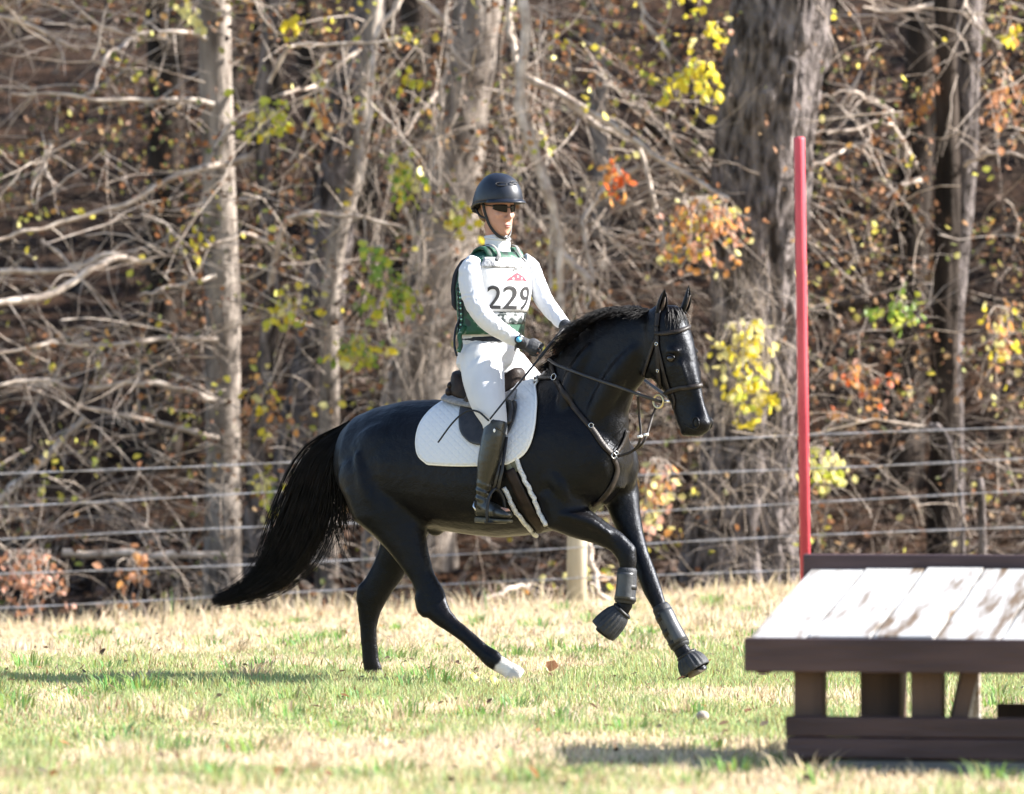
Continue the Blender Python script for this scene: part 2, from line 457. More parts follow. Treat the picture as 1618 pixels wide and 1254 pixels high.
tree('slim_tree', 'slim pale trunk close above the horse croup', [(574, 180, 26), (560, 280, 30), (537, 356, 32), (521, 480, 32), (520, 640, 32), (516, 985, 36)], 16.9, bark_pale, crown=False, ridges=.05)
tree('sunlit_tree', 'large sunlit trunk directly behind the rider back', [(758, -20, 74), (735, 150, 80), (715, 300, 92), (695, 450, 104), (668, 620, 122), (640, 985, 150)], 18.0, bark_pale,
     [([(661, -5), (705, 34), (721, 84), (751, 122)], 16.8, 16.6, 5, tp), ([(694, 142), (656, 188), (636, 226), (610, 249)], 17.0, 16.6, 4, tp),
      ([(640, 329), (663, 390), (659, 480)], 16.6, 16.5, 4, tp), ([(709, 0), (705, 96), (694, 184), (701, 306)], 16.6, 16.5, 3.5, tp)], ridges=.07)
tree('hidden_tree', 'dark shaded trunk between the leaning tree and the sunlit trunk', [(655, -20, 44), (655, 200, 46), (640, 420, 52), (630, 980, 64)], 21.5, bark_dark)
tree('distant_tree', 'slender pale trunk far up the slope right of the rider helmet', [(944, -20, 28), (944, 100, 28), (948, 200, 26), (952, 420, 28)], 27.0, bark_pale, crown=False)
big = tree('knotted_tree', 'massive furrowed trunk with a knot hole behind the red pole', [(1238, -20, 146), (1228, 100, 146), (1212, 200, 150), (1203, 300, 148), (1200, 420, 138), (1200, 520, 134), (1192, 650, 142), (1175, 780, 156), (1162, 985, 190)], 15.6, bark_grey, ridges=.11, n=110)
kp = W(1248, 105, 15.6 - .62)
mb = MB(); mb.tube([kp + np.array([.045 * math.cos(a), .015, .06 * math.sin(a)]) for a in np.arange(14) * math.pi / 7], .028, 8, closed=True)
under(big, mb.build('knot', bark_grey))
mb = MB(); mb.ball(kp + np.array([0, .02, 0]), (.032, .02, .045)); under(big, mb.build('knot_hole', bark_dark))
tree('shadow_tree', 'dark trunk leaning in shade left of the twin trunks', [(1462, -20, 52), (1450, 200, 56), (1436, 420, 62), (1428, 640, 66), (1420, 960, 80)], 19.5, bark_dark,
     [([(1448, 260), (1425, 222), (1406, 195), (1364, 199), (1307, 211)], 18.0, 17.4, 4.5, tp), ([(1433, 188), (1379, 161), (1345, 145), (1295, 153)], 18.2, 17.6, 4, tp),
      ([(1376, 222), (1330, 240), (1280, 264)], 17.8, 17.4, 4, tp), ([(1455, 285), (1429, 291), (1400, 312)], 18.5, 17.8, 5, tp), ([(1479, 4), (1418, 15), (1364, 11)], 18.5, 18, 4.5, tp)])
tree('twin_tree', 'brown vine-covered trunk, left one of the twin trunks at right', [(1494, -20, 32), (1496, 200, 34), (1496, 420, 40), (1492, 640, 44), (1490, 950, 52)], 16.8, bark_dark, ridges=.12)
tree('twin_tree', 'pale grey trunk, right one of the twin trunks at right', [(1532, -20, 42), (1528, 120, 42), (1524, 260, 40), (1514, 420, 34), (1507, 560, 30), (1508, 950, 32)], 17.0, bark_grey,
     [([(1528, -10), (1513, 42), (1530, 84)], 16.8, 16.6, 3, tp), ([(1524, 5), (1550, 45), (1582, 73)], 16.8, 16.4, 3, tp), ([(1524, 262), (1571, 241), (1625, 250)], 16.9, 16.4, 4, tp),
      ([(1500, 430), (1560, 380), (1630, 325)], 17.1, 17.6, 8, td), ([(1530, 128), (1580, 115), (1625, 80)], 17.2, 17.0, 4, td)])
def vine(label, pl, y0, y1, r, mat=None, name='hanging_vine', taper=.75):
    o = obj(name, branch_mesh(name, pl, y0, y1, r, taper), mat or tp)
    return tag(o, label, 'vine' if 'vine' in name else 'branch')
vine('thick pale vine hanging just right of the rider helmet', [(826, -15), (832, 46), (822, 115), (824, 191), (859, 283), (882, 363), (885, 459), (880, 520)], 15.8, 15.4, 9)
vine('pale vine looping beside the thick vine right of the rider', [(812, -15), (806, 40), (815, 80), (826, 140), (845, 230), (872, 330), (868, 470)], 16.0, 15.6, 5.5)
vine('hooked pale vine standing at the fence right of the red pole', [(1470, 672), (1488, 678), (1503, 715), (1512, 760), (1519, 811), (1520, 900)], 14.6, 14.3, 5, bark_grey)
vine('long pale fallen bough slanting from the vine down to the massive trunk', [(826, 118), (912, 165), (1000, 218), (1084, 275), (1153, 314)], 16.2, 15.2, 6.5, name='bare_branch', taper=.6)
vine('crooked pale bough bending down right of the rider helmet', [(855, 132), (950, 199), (1008, 230), (1030, 300), (1042, 344), (1050, 385)], 16.4, 15.8, 5, name='bare_branch', taper=.5)
vine('pale bough arching above the horse mane', [(1010, 260), (970, 283), (927, 337), (925, 370), (939, 440)], 15.8, 15.5, 4.5, name='bare_branch')
vine('short stout pale bough beside the rider left elbow', [(880, 396), (900, 412), (938, 448)], 15.6, 15.4, 8, name='bare_branch')
vine('dark bough touching the massive trunk on its left', [(1020, 190), (1084, 249), (1123, 283), (1150, 320)], 16.4, 15.8, 7, td, name='bare_branch')
vine('dark log lying across the slope right of the red pole', [(1270, 502), (1340, 482), (1425, 470)], 17.8, 18.0, 10, td, name='fallen_log')
vine('pale log lying low behind the fence at left', [(100, 873), (230, 876), (360, 879)], 16.2, 16.0, 7, name='fallen_log')
vine('dark leaning bough at the left edge above the fence', [(-15, 770), (43, 723), (108, 645), (160, 575)], 15.8, 16.4, 6.5, td, name='bare_branch')
vine('pale leaning bough beside the dark one at the left edge', [(-15, 800), (60, 735), (135, 660)], 16.4, 16.8, 7.5, name='bare_branch')
vine('stout pale branch low at far left with forked end', [(-15, 480), (77, 465), (153, 421), (190, 408), (240, 414)], 15.7, 16.4, 6.5, name='bare_branch')
vine('knotty pale branch crossing at far left above the stout one', [(-15, 429), (60, 427), (115, 425), (172, 402), (214, 412)], 16.3, 16.7, 5, name='bare_branch')
vine('pale branch coming in at the top left corner', [(-15, 26), (30, 32), (126, 80)], 16.2, 16.6, 4.5, name='bare_branch')
vine('short pale branch stub hanging at far left', [(82, 228), (70, 265), (50, 299)], 16.2, 16.1, 3.6, name='bare_branch')
vine('branched pale twig dropping from the top edge near the yellow leaves', [(1012, -12), (1019, 34), (1046, 65), (1060, 95)], 15.8, 15.6, 4, name='bare_branch')
vine('upright dead stake with peeling bark at the fence far right', [(1556, 955), (1553, 879), (1547, 755)], 14.0, 14.0, 8, bark_grey, name='dead_stake', taper=.8)
vine('bent pale stick in the dry grass beside the fence post', [(765, 948), (800, 935), (835, 922)], 13.6, 13.8, 5, name='dead_stick')
vine('thin pale stick leaning against the fence post', [(928, 855), (938, 900), (945, 935), (985, 965)], 13.4, 13.2, 6, name='dead_stick')

# undergrowth twigs: nobody could count them
def twigs(n, pxr, pyr, yr, ang, spread, Lr, rr, droop, K=8, kids=3):
    px = rng.uniform(*pxr, n); py = rng.uniform(*pyr, n); y = rng.uniform(*yr, n); d = CD + y
    S = np.stack([(px - CX) * d / FPX, y, CH - (py - HY) * d / FPX], 1)
    S[:, 2] = np.maximum(S[:, 2], ground(S[:, 0], S[:, 1]))
    a = np.radians(rng.normal(ang, spread, n)) * rng.choice([1, 1], n)
    flip = rng.choice([-1, 1], n)
    D = np.stack([np.cos(a) * flip, rng.normal(0, .35, n), np.sin(a)], 1); D /= np.linalg.norm(D, axis=1, keepdims=True)
    Ln = rng.uniform(*Lr, n)
    def grow(S, D, Ln, R0, dr):
        n_ = len(S); P = np.empty((n_, K, 3)); P[:, 0] = S; d_ = D.copy()
        kink = rng.normal(0, .20, (n_, K, 3)) * np.array([1, .6, 1])
        for i in range(1, K):
            d_ = d_ + kink[:, i] + np.array([0, 0, -dr / K]); d_ /= np.linalg.norm(d_, axis=1, keepdims=True)
            P[:, i] = P[:, i - 1] + d_ * (Ln / (K - 1))[:, None]
        return P, R0[:, None] * np.linspace(1, .3, K)[None]
    P, R = grow(S, D, Ln, rng.uniform(*rr, n), droop)
    Ps, Rs = [P], [R]
    for q in range(kids):
        i = rng.integers(2, K - 1, n)
        S2 = P[np.arange(n), i]; D2 = P[np.arange(n), i] - P[np.arange(n), i - 1]; D2 /= np.linalg.norm(D2, axis=1, keepdims=True)
        D2 = D2 + rng.normal(0, .6, (n, 3)); D2 /= np.linalg.norm(D2, axis=1, keepdims=True)
        p, r = grow(S2, D2, Ln * rng.uniform(.25, .6, n), R[np.arange(n), i] * .6, droop)
        Ps.append(p); Rs.append(r)
    return np.concatenate(Ps), np.concatenate(Rs)
def brush(name, label, batches, mat, sides=3):
    Ps, Rs = zip(*[twigs(*b) for b in batches])
    V, F = tubes(np.concatenate(Ps), np.concatenate(Rs), sides)
    return tag(obj(name, mesh_np(name, V, F), mat), label, 'undergrowth', kind='stuff')
WX = (-140, 1760)
brush('pale_brushwood', 'tangle of pale bare twigs and vines filling the woodland edge',
      [(190, (-600, 2150), (-80, 900), (15.0, 18), 10, 30, (.6, 2.2), (.004, .011), .7),
       (120, (-140, 480), (-60, 860), (15.2, 18), 5, 18, (.7, 2.0), (.004, .011), .6),
       (110, (560, 930), (-60, 480), (15.2, 17.5), -80, 18, (.8, 2.2), (.003, .0085), .5),
       (90, (780, 1140), (100, 480), (15.2, 18), -30, 20, (.7, 2.0), (.003, .008), .4),
       (170, WX, (620, 980), (14.2, 17), 60, 35, (.3, 1.2), (.002, .005), 1.2),
       (90, (1050, 1300), (480, 960), (14.4, 15.2), 70, 35, (.4, 1.3), (.002, .005), 1.4),
       (240, WX, (760, 985), (14.0, 16.5), 78, 22, (.25, .85), (.0018, .004), .5),
       (80, (1280, 1760), (-60, 700), (15.2, 19), 20, 40, (.5, 1.6), (.003, .007), .8)], twig_pale)
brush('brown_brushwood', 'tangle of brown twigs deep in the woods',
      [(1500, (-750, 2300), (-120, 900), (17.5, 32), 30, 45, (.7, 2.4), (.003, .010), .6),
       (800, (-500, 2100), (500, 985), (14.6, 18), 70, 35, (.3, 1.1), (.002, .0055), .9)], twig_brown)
# far trees that read as one mass
P = []; Rr = []
for k in range(60):
    y = rng.uniform(22, 48); px = rng.uniform(-1000, 2600); d = CD + y; x = (px - CX) * d / FPX
    z0 = float(ground(x, y)) - .2; r = rng.uniform(.06, .2); ln = rng.uniform(-.12, .12)
    P.append([(x + ln * h + .1 * math.sin(h + k), y, z0 + h) for h in np.linspace(0, 9, 9)]); Rr.append(np.linspace(r, r * .6, 9))
V, F = tubes(np.array(P), np.array(Rr), 9)
tag(obj('distant_woods', mesh_np('distant_woods', V, F), bark_dark), 'dark trunks of the wood far up the slope', 'woods', kind='stuff')

# leaves
def leaf_verts():
    o = np.array([(0, 0, 0), (.28, .30, .06), (.36, .62, .08), (0, 1.0, .02), (-.36, .62, .08), (-.28, .30, .06), (0, .35, 0), (0, .66, -.01)])
    f = np.array([(0, 1, 6), (0, 6, 5), (1, 2, 7), (1, 7, 6), (5, 6, 7), (5, 7, 4), (2, 3, 7), (7, 3, 4)])
    return o, f
LV, LF = leaf_verts()
def leaf_cloud(name, label, C, size, cols, mat, flat=False, kind='leaves'):
    n = len(C)
    q = rng.normal(0, 1, (n, 4)); q /= np.linalg.norm(q, axis=1, keepdims=True)
    w, x, y, z = q.T
    Rm = np.stack([1 - 2 * (y * y + z * z), 2 * (x * y - z * w), 2 * (x * z + y * w), 2 * (x * y + z * w), 1 - 2 * (x * x + z * z), 2 * (y * z - x * w), 2 * (x * z - y * w), 2 * (y * z + x * w), 1 - 2 * (x * x + y * y)], 1).reshape(n, 3, 3)
    if flat:
        a = rng.uniform(0, 6.28, n); t1, t2 = rng.normal(0, .35, n), rng.normal(0, .35, n)
        Rm = np.zeros((n, 3, 3)); Rm[:, 0, 0] = np.cos(a); Rm[:, 0, 1] = -np.sin(a); Rm[:, 1, 0] = np.sin(a); Rm[:, 1, 1] = np.cos(a); Rm[:, 2, 2] = 1
        Rm[:, 2, 0] = t1; Rm[:, 2, 1] = t2
    s = rng.uniform(*size, n)
    V = C[:, None] + s[:, None, None] * np.einsum('nij,kj->nki', Rm, LV * np.array([1, 1, 1.6]))
    F = LF[None] + (np.arange(n) * 8)[:, None, None]
    cols = np.asarray(cols); c = cols[rng.integers(0, len(cols), n)] * rng.uniform(.7, 1.25, (n, 1))
    return tag(obj(name, mesh_np(name, V.reshape(-1, 3), F.reshape(-1, 3), np.repeat(c, 8, 0)), mat), label, kind, kind='stuff')
leaf_mat = leafy('leaf_tissue', .38, .5)
BR = [(.08, .048, .032), (.12, .072, .05), (.20, .135, .10), (.05, .032, .022), (.20, .10, .055), (.17, .14, .105)]
n = 24000
y = 15 + 33 * rng.random(n) ** 1.5; d = CD + y; x = rng.uniform(-1, 1, n) * (809 / FPX * d + 3.5)
leaf_cloud('leaf_litter', 'brown fallen leaves covering the woodland floor', np.stack([x, y, ground(x, y) + .03], 1), (.06, .13), BR, leaf_mat, True)
n = 32000
y = rng.uniform(15, 24, n); d = CD + y; px = np.where(rng.random(n) < .8, rng.uniform(-120, 1740, n), rng.uniform(-700, 2300, n)); py = rng.uniform(-60, 960, n)
keep = vnoise(px / 95, py / 95, 41) > .44
C = np.stack([(px - CX) * d / FPX, y, CH - (py - HY) * d / FPX], 1)[keep]
C = C[C[:, 2] > ground(C[:, 0], C[:, 1])]
leaf_cloud('dry_leaves', 'withered brown leaves still hanging in the undergrowth', C, (.035, .08), BR + [(.30, .14, .06), (.34, .19, .09), (.26, .11, .05), (.42, .28, .15), (.34, .16, .08), (.36, .32, .09), (.16, .18, .06)], leaf_mat)

n = 5200
y = rng.uniform(14.9, 17, n); d = CD + y; px = rng.uniform(-60, 1700, n); py = rng.uniform(-20, 900, n)
cl = vnoise(px / 42, py / 34, 47); big_ = vnoise(px / 210, py / 230, 48)
keep = (cl > .70) & (big_ > .36)
C = np.stack([(px - CX) * d / FPX, y, CH - (py - HY) * d / FPX], 1)[keep]
leaf_cloud('autumn_leaves', 'small yellow and orange leaves scattered through the woodland edge', C, (.045, .085), [(.66, .55, .08), (.55, .52, .12), (.40, .42, .08), (.70, .62, .26), (.58, .32, .10), (.72, .60, .10)], leaf_mat)
# unseen crowns towards the sun on the right, added to shade the deeper woods
n = 7500
C = np.stack([rng.uniform(6.5, 17, n), rng.uniform(18.6, 36, n), rng.uniform(.5, 16, n)], 1)
C = C[(vnoise(C[:, 1] * .55, C[:, 2] * .5 + C[:, 0] * .33, 71) > .36) & (C[:, 2] > ground(C[:, 0], C[:, 1]) + .3)]
leaf_cloud('shading_crowns', 'brown leafy crowns of the wood continuing to the right', C, (.22, .42), BR, leaf_mat)
YEL = ((.62, .50, .03), (.78, .66, .08)); PAL = ((.66, .58, .20), (.80, .74, .36)); YGR = ((.36, .44, .05), (.62, .60, .10)); GRN = ((.13, .26, .04), (.30, .40, .08))
ORG = ((.60, .24, .06), (.72, .40, .14)); RED = ((.58, .10, .03), (.75, .20, .05)); RUS = ((.36, .16, .08), (.55, .30, .18)); PNK = ((.50, .24, .18), (.62, .38, .28))
lm = {}
def leaf_mesh(key, tint):
    if key not in lm:
        me = bpy.data.meshes.new('leaf'); me.from_pydata(LV.tolist(), [], LF.tolist())
        me.materials.append(leafy('leaf_' + key, .42, .45, tint)); me.polygons.foreach_set('use_smooth', np.ones(len(me.polygons), bool))
        lm[key] = me
    return lm[key]
TINT = dict(Y=YEL, P=PAL, G=GRN, H=YGR, O=ORG, R=RED, B=RUS, K=PNK)
def spray(label, px, py, rx, ry, y, keys, n, size=(.06, .10)):
    n = int(n * 2.1)
    c = W(px, py, y); s = (CD + y) / FPX
    root = empty('leaf_spray', c, label, 'leaves', 'sprays of autumn leaves in the woods')
    P = []; 
    pts = np.stack([rng.normal(0, .48, n).clip(-1, 1) * rx * s, rng.normal(0, .12, n), rng.normal(0, .48, n).clip(-1, 1) * ry * s], 1)
    for k in range(max(2, n // 6)):
        e = pts[rng.integers(0, n)] * 1.05
        st = np.array([rng.normal(0, .2) * rx * s, 0, ry * s * 1.1])
        P.append(spline([st, (st + e) / 2 + rng.normal(0, .05, 3), e], 7))
    PA = np.array(P)
    for k in range(n):
        if rng.random() < .8:
            tw = PA[rng.integers(0, len(PA))]; f = rng.uniform(1.5, 6); i_ = int(f); q_ = tw[i_] + (tw[min(6, i_ + 1)] - tw[i_]) * (f - i_)
            pts[k] = q_ + rng.normal(0, .045, 3)
    V, F = tubes(np.array(P), np.tile(np.linspace(.0045, .002, 7), (len(P), 1)), 3)
    obj('twig', mesh_np('twig', V, F), twig_pale, root)
    for p in pts:
        o = bpy.data.objects.new('leaf', leaf_mesh(keys[0], TINT[keys[0]]) if len(keys) == 1 else (lambda k: leaf_mesh(k, TINT[k]))(random.choice(keys)))
        o.location = p; z = rng.uniform(*size); o.scale = (z, z, z * rng.uniform(.8, 2.2))
        o.rotation_euler = (rng.normal(-1.9, .7), rng.normal(0, .6), rng.uniform(0, 6.28)); o.parent = root; COL.objects.link(o)
for a in [
    ('bright yellow leaf spray hanging left of the massive trunk', 1110, 135, 62, 36, 14.9, 'YYYH', 34, (.07, .11)),
    ('small yellow leaf cluster at the top edge left of the massive trunk', 1125, 56, 26, 16, 14.9, 'YP', 9),
    ('few yellow leaves at the very top right of the rider', 1098, 12, 16, 14, 14.9, 'YH', 5),
    ('orange red maple leaf tuft above the horse mane', 972, 288, 16, 24, 15.0, 'RRO', 14),
    ('rust and orange leafy shrub top behind the horse ears', 1110, 385, 100, 66, 14.8, 'OBBKOPY', 120, (.05, .085)),
    ('pale yellow leaf cluster right of the horse forehead', 1165, 555, 52, 42, 14.6, 'PPY', 46),
    ('yellow leaf cluster right of the horse muzzle', 1195, 640, 50, 46, 14.6, 'PYYH', 40),
    ('pale yellow leaf cluster right of the red pole by the top wires', 1300, 745, 48, 36, 14.5, 'PPH', 32),
    ('orange and pink leaves between the red pole and the twin trunks', 1365, 630, 60, 50, 15.5, 'OOKR', 22, (.06, .09)),
    ('green leaf cluster high between the red pole and the twin trunks', 1425, 500, 48, 22, 15.5, 'GHG', 24),
    ('rust leaf cluster hanging on the shaded trunk at upper right', 1470, 160, 30, 40, 16.8, 'BOB', 20),
    ('pale and rust leaves scattered at the right edge', 1580, 560, 45, 70, 15.5, 'PBYO', 30),
    ('rust leaves at the upper right corner', 1590, 200, 40, 80, 16.0, 'BBO', 26),
    ('yellow leaves at the right edge near the top', 1598, 55, 16, 14, 15.6, 'YO', 6),
    ('yellow leaf tuft high above the horse tail', 455, 45, 20, 12, 15.6, 'YY', 8),
    ('pale yellow leaves at the top beside the straight pale tree', 303, 24, 26, 12, 15.6, 'PP', 9),
    ('yellow green leaf row above the horse tail', 420, 200, 58, 26, 15.5, 'PHHY', 34),
    ('orange brown leaf tuft beside the yellow green row', 502, 192, 26, 34, 15.4, 'OBP', 18),
    ('yellow and green hanging spray left of the rider head', 640, 285, 28, 40, 15.3, 'HGYP', 30),
    ('fresh green spray left of the rider back', 603, 440, 34, 48, 15.2, 'GHG', 30),
    ('green and yellow spray left of the rider waist', 610, 478, 48, 30, 15.2, 'HGYH', 30),
    ('yellow green leaf row above the horse croup', 568, 552, 66, 22, 15.2, 'HGPY', 38),
    ('yellow leaf tuft above the horse tail beside the vine-wrapped trunk', 452, 492, 40, 26, 15.3, 'PYH', 24),
    ('yellow green leaves right behind the rider neck', 728, 356, 36, 26, 15.3, 'HYP', 20),
    ('yellow leaf pairs right of the leaning tree near the top', 662, 125, 14, 22, 15.3, 'YH', 8),
    ('yellow leaves low on the vine-wrapped trunk', 418, 800, 16, 40, 15.5, 'HYP', 14),
    ('scattered yellow and orange leaves halfway up the vine-wrapped trunk', 425, 640, 46, 42, 15.4, 'YOPB', 20),
    ('few yellow leaves hanging right of the straight pale tree', 300, 378, 12, 26, 15.5, 'YY', 6),
    ('rust leaves low behind the fence at left', 205, 930, 30, 44, 14.6, 'BOB', 18),
    ('pinkish red bushy leaves at the lower left edge', 45, 940, 75, 66, 14.4, 'KBKB', 80, (.045, .075)),
    ('yellow leaves low behind the horse front legs', 920, 930, 120, 40, 14.3, 'PPHO', 16),
    ('pale and orange leaves under the horse chest', 1035, 800, 42, 70, 14.4, 'PKOP', 46),
]: spray(*a)
n = 420
y = rng.uniform(-9.5, 14, n); x = rng.uniform(-1, 1, n) * (809 / FPX * (CD + y) + .5)
leaf_cloud('scattered_leaves', 'small brown leaves scattered over the turf', np.stack([x, y, ground(x, y) + .03], 1), (.025, .055), BR + [(.34, .17, .08)], leaf_mat, True)
# fallen leaves on the turf
for (label, px, py, k, sz) in [('yellow green fallen leaf near the stretched hind hoof', 750, 1084, 'H', .06), ('larger yellow green fallen leaf below the stretched hind hoof', 781, 1088, 'H', .06), ('curled rust brown leaf lying ahead of the white hind pastern', 868, 1066, 'B', .07),
                               ('brown curled leaf on the turf at lower left', 610, 1186, 'B', .05)]:
    d = CH * FPX / (py - HY); o = bpy.data.objects.new('fallen_leaf', leaf_mesh(k, TINT[k])); COL.objects.link(o)
    o.location = ((px - CX) * d / FPX, d - CD - .12, .022); o.scale = (sz * 1.5, sz, sz * 2); o.rotation_euler = (1.1, .3, rng.uniform(-1, 1)); tag(o, label, 'leaf')
mb = MB(); sp_ = W(1110, 1135, CH * FPX / (1140 - HY) - CD); mb.ball(sp_ + np.array([0, 0, .012]), (.030, .025, .024), None, 9, 6)
st_ = mb.build('stone', M('field_stone', (.30, .24, .20), (.42, .36, .30), 30, .9, .4)); tag(st_, 'small tan stone in the turf right of centre', 'stone')
# ------------------------------------------------------------------ wire fence
wire_mat = M('weathered_fence_wire', (.30, .295, .31), (.50, .49, .51), 30, .45, 0, spec=.5, metal=.3)
post_mat = M('weathered_post_wood', (.34, .28, .20), (.52, .45, .34), 6, .9, .6, 20, (1, 1, .15), spec=.15)
fence = empty('wire_fence', (float(W(910, 965, 13)[0]), 13, float(ground(W(910, 965, 13)[0], 13))), 'five-strand wire fence with round wooden posts in front of the woods', 'fence')
for px in (910, 2300, -480, -1900, 3700):
    b0 = W(px, 0, 13); gz = float(ground(b0[0], 13)); mb = MB()
    mb.tube([(b0[0], 13, gz - .2), (b0[0] + .01, 13, gz + .6), (b0[0] + .015, 13, gz + 1.33), (b0[0] + .015, 13, gz + 1.35)], [.078, .074, .072, .05], 18)
    under(fence, mb.build('post', post_mat))
for k, py in enumerate((697, 746, 801, 856, 906)):
    z1 = W(1100, py, 12.91)
    for strand in (0, 1):
        xs_ = np.linspace(-20, 25, 160)
        z = z1[2] + (xs_ - z1[0]) * .0468 + .012 * np.sin(xs_ * .9 + k * 2) - .006 * strand + .004 * np.sin(xs_ * 14 + strand * 3.1)
        P = np.stack([xs_, 12.91 + .006 * np.cos(xs_ * 14 + strand * 3.1), z], 1)
        V, F = tubes(P[None], np.full((1, 160), .0031), 5)
        if strand == 0: Va, Fa = V, F
        else: Va, Fa = np.concatenate([Va, V]), np.concatenate([Fa, F + len(Va)])
    under(fence, obj('wire', mesh_np('wire', Va, Fa), wire_mat))

# ------------------------------------------------------------------ red pole
mb = MB(); t0, t1 = W(1263, 216, -6.05), W(1272.5, 895, -6.05)
dirv = (t0 - t1); base = t1 - dirv * ((t1[2] + .15) / dirv[2])
mb.tube([base, t0 - np.array([0, 0, .012]), t0 - np.array([0, 0, .003]), t0], [.0225, .0225, .021, .012], 20)
red = M('faded_red_paint', (.48, .050, .075), (.58, .085, .11), 10, .5, .15, 60, (1, 1, .3), spec=.4)
pole = mb.build('red_pole', red); tag(pole, 'tall upright faded red pole behind the wooden jump', 'pole')

# ------------------------------------------------------------------ wooden jump
brown = M('dark_brown_stain', (.036, .020, .021), (.085, .050, .048), 9, .55, .5, 60, (.12, 1, 1), spec=.35)
brown_v = M('brown_stained_post', (.050, .030, .024), (.115, .070, .052), 5, .65, .5, 60, (1, 1, .12), spec=.3)
sillm = M('grey_sill_timber', (.10, .10, .10), (.2, .19, .18), 8, .85, .4, 50, (.15, 1, 1))
m, nt, N, L, b = new_mat('worn_white_paint')
tc = N.new('ShaderNodeTexCoord'); mp = N.new('ShaderNodeMapping'); mp.inputs['Scale'].default_value = (13, .75, 6); L.new(tc.outputs['Object'], mp.inputs[0])
oi = N.new('ShaderNodeObjectInfo'); ad = N.new('ShaderNodeVectorMath'); ad.operation = 'ADD'; L.new(mp.outputs[0], ad.inputs[0])
sc_ = N.new('ShaderNodeMath'); sc_.operation = 'MULTIPLY'; sc_.inputs[1].default_value = 40; L.new(oi.outputs['Random'], sc_.inputs[0]); L.new(sc_.outputs[0], ad.inputs[1])
nz = N.new('ShaderNodeTexNoise'); nz.inputs['Scale'].default_value = .9; nz.inputs['Detail'].default_value = 7; nz.inputs['Roughness'].default_value = .62; L.new(ad.outputs[0], nz.inputs['Vector'])
cr = N.new('ShaderNodeValToRGB'); e = cr.color_ramp.elements; e[0].position = .515; e[0].color = (.36, .35, .34, 1); e[1].position = .625; e[1].color = (.11, .07, .035, 1)
e2 = cr.color_ramp.elements.new(.30); e2.color = (.20, .18, .16, 1); e3 = cr.color_ramp.elements.new(.37); e3.color = (.38, .37, .36, 1)
L.new(nz.outputs['Fac'], cr.inputs[0]); L.new(cr.outputs[0], b.inputs['Base Color']); b.inputs['Roughness'].default_value = .55
bp = N.new('ShaderNodeBump'); bp.inputs['Strength'].default_value = .35; bp.inputs['Distance'].default_value = .006; L.new(nz.outputs['Fac'], bp.inputs['Height']); L.new(bp.outputs[0], b.inputs['Normal'])
white_paint = m
JY = -8.24; j0 = W(1175, 1215, JY); JR = math.radians(-12.0)
jump = empty('wooden_jump', (j0[0], JY, 0), 'brown timber table jump with worn white plank top at lower right', 'jump', rz=JR)
def part(name, x0, x1, y0, y1, z0, z1, mat, jit=.002, bevel=.006):
    mb = MB(); mb.box(x0, x1, y0, y1, z0, z1, jit); return mb.build(name, mat, jump, False, bevel)
JL = 3.4
part('front_beam', 0, JL, 0, .09, .372, .500, brown)
# sloping plank top
x = .012; ys, zs, yb, zb = .05, .503, 1.56, .735
i = 0
while x < JL - .1:
    wd = random.choice((.225, .24, .20, .25)); 
    mb = MB(); g = .0055; dz = rng.uniform(-.006, .006); 
    V = []
    nseg = 9
    for k in range(nseg):
        t = k / (nseg - 1); yy = ys + (yb - ys) * t; zz = zs + (zb - zs) * t + dz + .003 * math.sin(t * 5 + i)
        e_ = rng.uniform(-.0025, .0025, 2)
        V += [(x + g + e_[0], yy, zz - .035), (x + wd - g + e_[1], yy, zz - .035), (x + wd - g + e_[1], yy, zz), (x + g + e_[0], yy, zz)]
    F = []
    for k in range(nseg - 1):
        for q in range(4):
            F.append((k * 4 + q, k * 4 + (q + 1) % 4, k * 4 + 4 + (q + 1) % 4, k * 4 + 4 + q))
    F += [(3, 2, 1, 0), tuple((nseg - 1) * 4 + q for q in range(4))]
    if i == 6:
        for k in range(1, 4):
            for q in (1, 2): V[k * 4 + q] = (V[k * 4 + q][0] - .016 * (1 - abs(k - 2) * .4), V[k * 4 + q][1], V[k * 4 + q][2])
    mb.add(V, F); mb.build('plank', white_paint, jump, False, .003)
    x += wd; i += 1
part('back_board', -.02, JL, 1.565, 1.62, .64, .792, brown)
part('side_board', .03, .07, .10, 1.55, .36, .455, brown)
part('post', .172, .285, .13, .245, -.12, .372, brown_v)
part('post', .40, .555, .33, .46, -.12, .40, brown_v)
part('post', .625, .745, .13, .245, -.12, .372, brown_v)
part('post', 1.55, 1.67, .13, .245, -.12, .372, brown_v)
part('post', 2.5, 2.62, .13, .245, -.12, .372, brown_v)
for xx in (.30, 1.3, 2.3): part('post', xx, xx + .12, 1.36, 1.48, -.12, .68, brown_v)
mb = MB(); mb.box(-.03, .03, -.05, .05, -.24, .24); br = mb.build('brace', brown_v, jump, False, .005); br.location = (.80, .19, .19); br.rotation_euler = (0, .22, .25)
part('rail', .155, JL, .035, .085, .124, .203, brown); part('rail', .158, JL, .037, .087, .043, .1225, brown)
part('rear_rail', .85, JL, .95, 1.0, .10, .215, brown_v)
part('front_rail_block', .17, .28, .09, .125, -.05, .05, brown)
part('sill', .30, JL, .05, .20, -.06, .035, sillm)
part('white_post', .575, .63, 2.15, 2.2, -.1, .33, white_paint)

